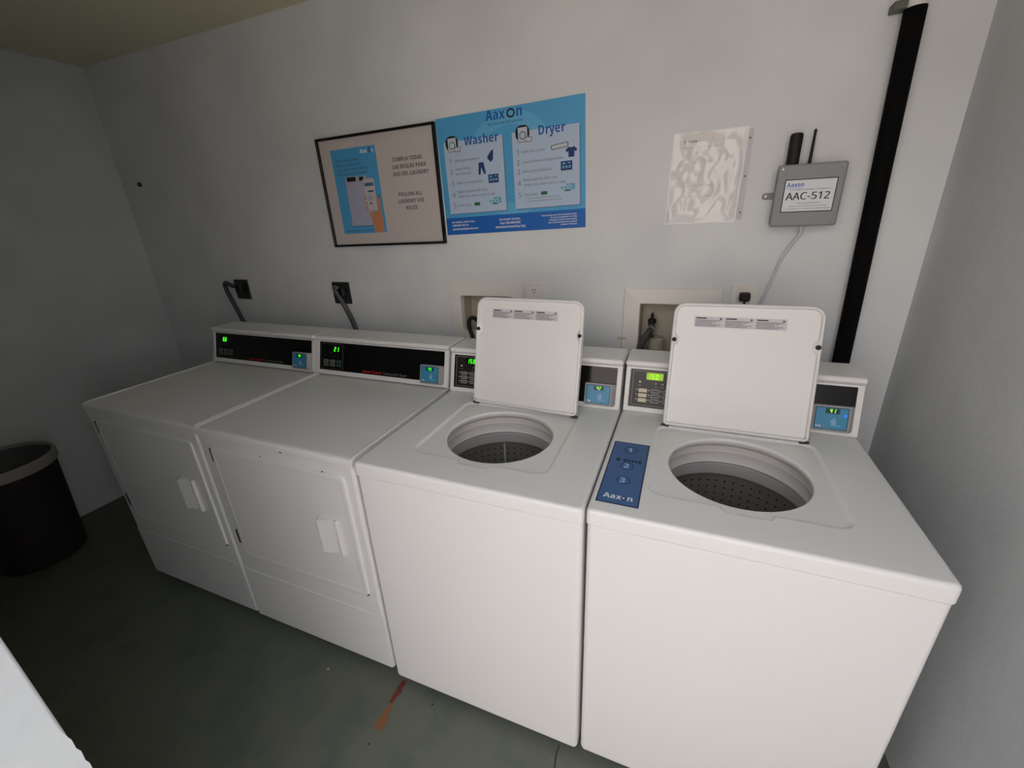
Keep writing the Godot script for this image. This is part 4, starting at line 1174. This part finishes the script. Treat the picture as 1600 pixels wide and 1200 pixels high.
func small_things() -> void:
	# waste bin in the dim corner at the left
	var t := thing("waste_bin", "dark brown waste bin with a pale liner rim, by the left wall", "waste bin", Vector3(-3.44, 0, 1.03))
	var b := MB.new()
	b.lathe(Vector3.ZERO, [Vector2(0, 0.0), Vector2(0.152, 0.0), Vector2(0.160, 0.008), Vector2(0.1935, 0.532), Vector2(0.196, 0.536)], 48)
	put("bin_body", b, M.bin, t)
	var ins := MB.new()
	ins.lathe(Vector3.ZERO, [Vector2(0, 0.012), Vector2(0.15, 0.012), Vector2(0.188, 0.536)], 48)
	put("bin_inside", flip_mesh(ins), M.bin_inside, t)
	var lg := MB.new()
	lg.lathe(Vector3.ZERO, [Vector2(0, 0.40), Vector2(0.10, 0.41), Vector2(0.155, 0.45), Vector2(0.180, 0.50), Vector2(0.186, 0.54)], 48)
	put("liner_bag", flip_mesh(lg), M.liner_dark, t, Transform3D(), "grey bag sagging inside the bin")
	var l := MB.new()
	l.lathe(Vector3.ZERO, [Vector2(0.1955, 0.502), Vector2(0.1985, 0.500), Vector2(0.2025, 0.508), Vector2(0.2025, 0.546), Vector2(0.198, 0.554), Vector2(0.189, 0.550), Vector2(0.185, 0.51)], 48)
	put("liner_rim", l, M.liner, t, Transform3D(), "pale plastic liner folded over the rim")

	# hole of a pulled-out anchor in the back wall, above the left dryer
	var h := MB.new()
	h.xf = Transform3D(Basis(Vector3.RIGHT, PI / 2), Vector3(-3.479, 1.790, 0.0))
	h.lathe(Vector3.ZERO, [Vector2(0, 0.0), Vector2(0.012, 0.0), Vector2(0.012, 0.006), Vector2(0.008, 0.012), Vector2(0.0, 0.012)], 14)
	var o := put(numbered("wall_anchor"), h, M.black_frame, self)
	o.set_meta("label", "small black anchor stuck in the back wall near the left corner"); o.set_meta("category", "wall anchor")

	# dried paint on the floor in front of the washers: two runs, red then orange-brown
	var streak := thing("paint_spill", "dried rust-red and orange paint run on the floor by the washers", "paint spill", Vector3(-1.28, 0, 1.03))
	var g := Transform3D(Basis(Vector3.RIGHT, Vector3(0, 0, -1), Vector3.UP), Vector3.ZERO)
	var ra := [[-0.007, 0.100, 0.008, 0], [-0.006, 0.086, 0.011, 0], [-0.009, 0.070, 0.009, 0], [-0.006, 0.058, 0.012, 0], [-0.009, 0.044, 0.010, 0], [-0.007, 0.030, 0.008, 0], [-0.010, 0.018, 0.005, 0]]
	var rb := [[-0.003, 0.022, 0.004, 0], [-0.001, 0.008, 0.007, 0], [-0.004, -0.008, 0.009, 0], [-0.001, -0.026, 0.013, 0], [0.001, -0.042, 0.015, 0], [0.000, -0.056, 0.012, 0], [0.003, -0.066, 0.005, 0]]
	var rng := RandomNumberGenerator.new()
	rng.seed = 4
	for q in [[ra, M.paint_red, "red run of paint"], [rb, M.paint_orange, "orange-brown run of paint"]]:
		var left := PackedVector2Array()
		var right := PackedVector2Array()
		for s in q[0]:
			left.append(Vector2(s[0] - s[2] * rng.randf_range(0.7, 1.15), s[1] + rng.randf_range(-0.003, 0.003)))
			right.append(Vector2(s[0] + s[2] * rng.randf_range(0.7, 1.15), s[1] + rng.randf_range(-0.003, 0.003)))
		right.reverse()
		left.append_array(right)
		if Geometry2D.is_polygon_clockwise(left): left.reverse()
		flat("paint_run", left, g, 0.0003, 0.0006, q[1], streak, 0.0, q[2])

	for q in [[Vector3(-1.58, 0.002, 0.994), M.crumb_light, 0.005, "tiny pale crumb on the floor in front of the dryer", "crumb"], [Vector3(-1.15, 0.0018, 0.966), M.crumb_dark, 0.0045, "tiny dark crumb on the floor close to the left washer", "crumb"], [Vector3(-1.278, 0.0015, 1.137), M.crumb_dark, 0.004, "tiny dark crumb on the floor near the orange end of the paint run", "crumb"]]:
		var cb := MB.new()
		cb.rbox(Vector3.ZERO, Vector3(q[2] * 1.6, 0.0035, q[2]), 0.0016, 2)
		var c := put(numbered("crumb"), cb, q[1], self, Transform3D(Basis(Vector3.UP, 0.6), q[0]))
		c.set_meta("label", q[3]); c.set_meta("category", q[4])

	# chipped plaster at the edge of the jamb
	var ch := MB.new()
	var edge := [-0.004, 0.0, 0.0035, 0.002, 0.0065, 0.004, 0.0075, 0.0055, 0.009, 0.006, 0.0085, 0.0045, 0.0065, 0.002, 0.004, 0.0]
	var ol := PackedVector2Array([Vector2(-0.006, 0.66), Vector2(-0.006, 0.895)])
	for i in edge.size(): ol.append(Vector2(edge[i] * 0.5, 0.892 - i * 0.0145 - 0.004 * (i % 2)))
	ol.reverse()
	if Geometry2D.is_polygon_clockwise(ol): ol.reverse()
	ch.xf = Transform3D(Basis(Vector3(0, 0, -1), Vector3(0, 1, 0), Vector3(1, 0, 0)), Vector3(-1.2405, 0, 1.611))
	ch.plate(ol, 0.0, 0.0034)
	struct("trim_jamb_chip", ch, M.wall_shaded)
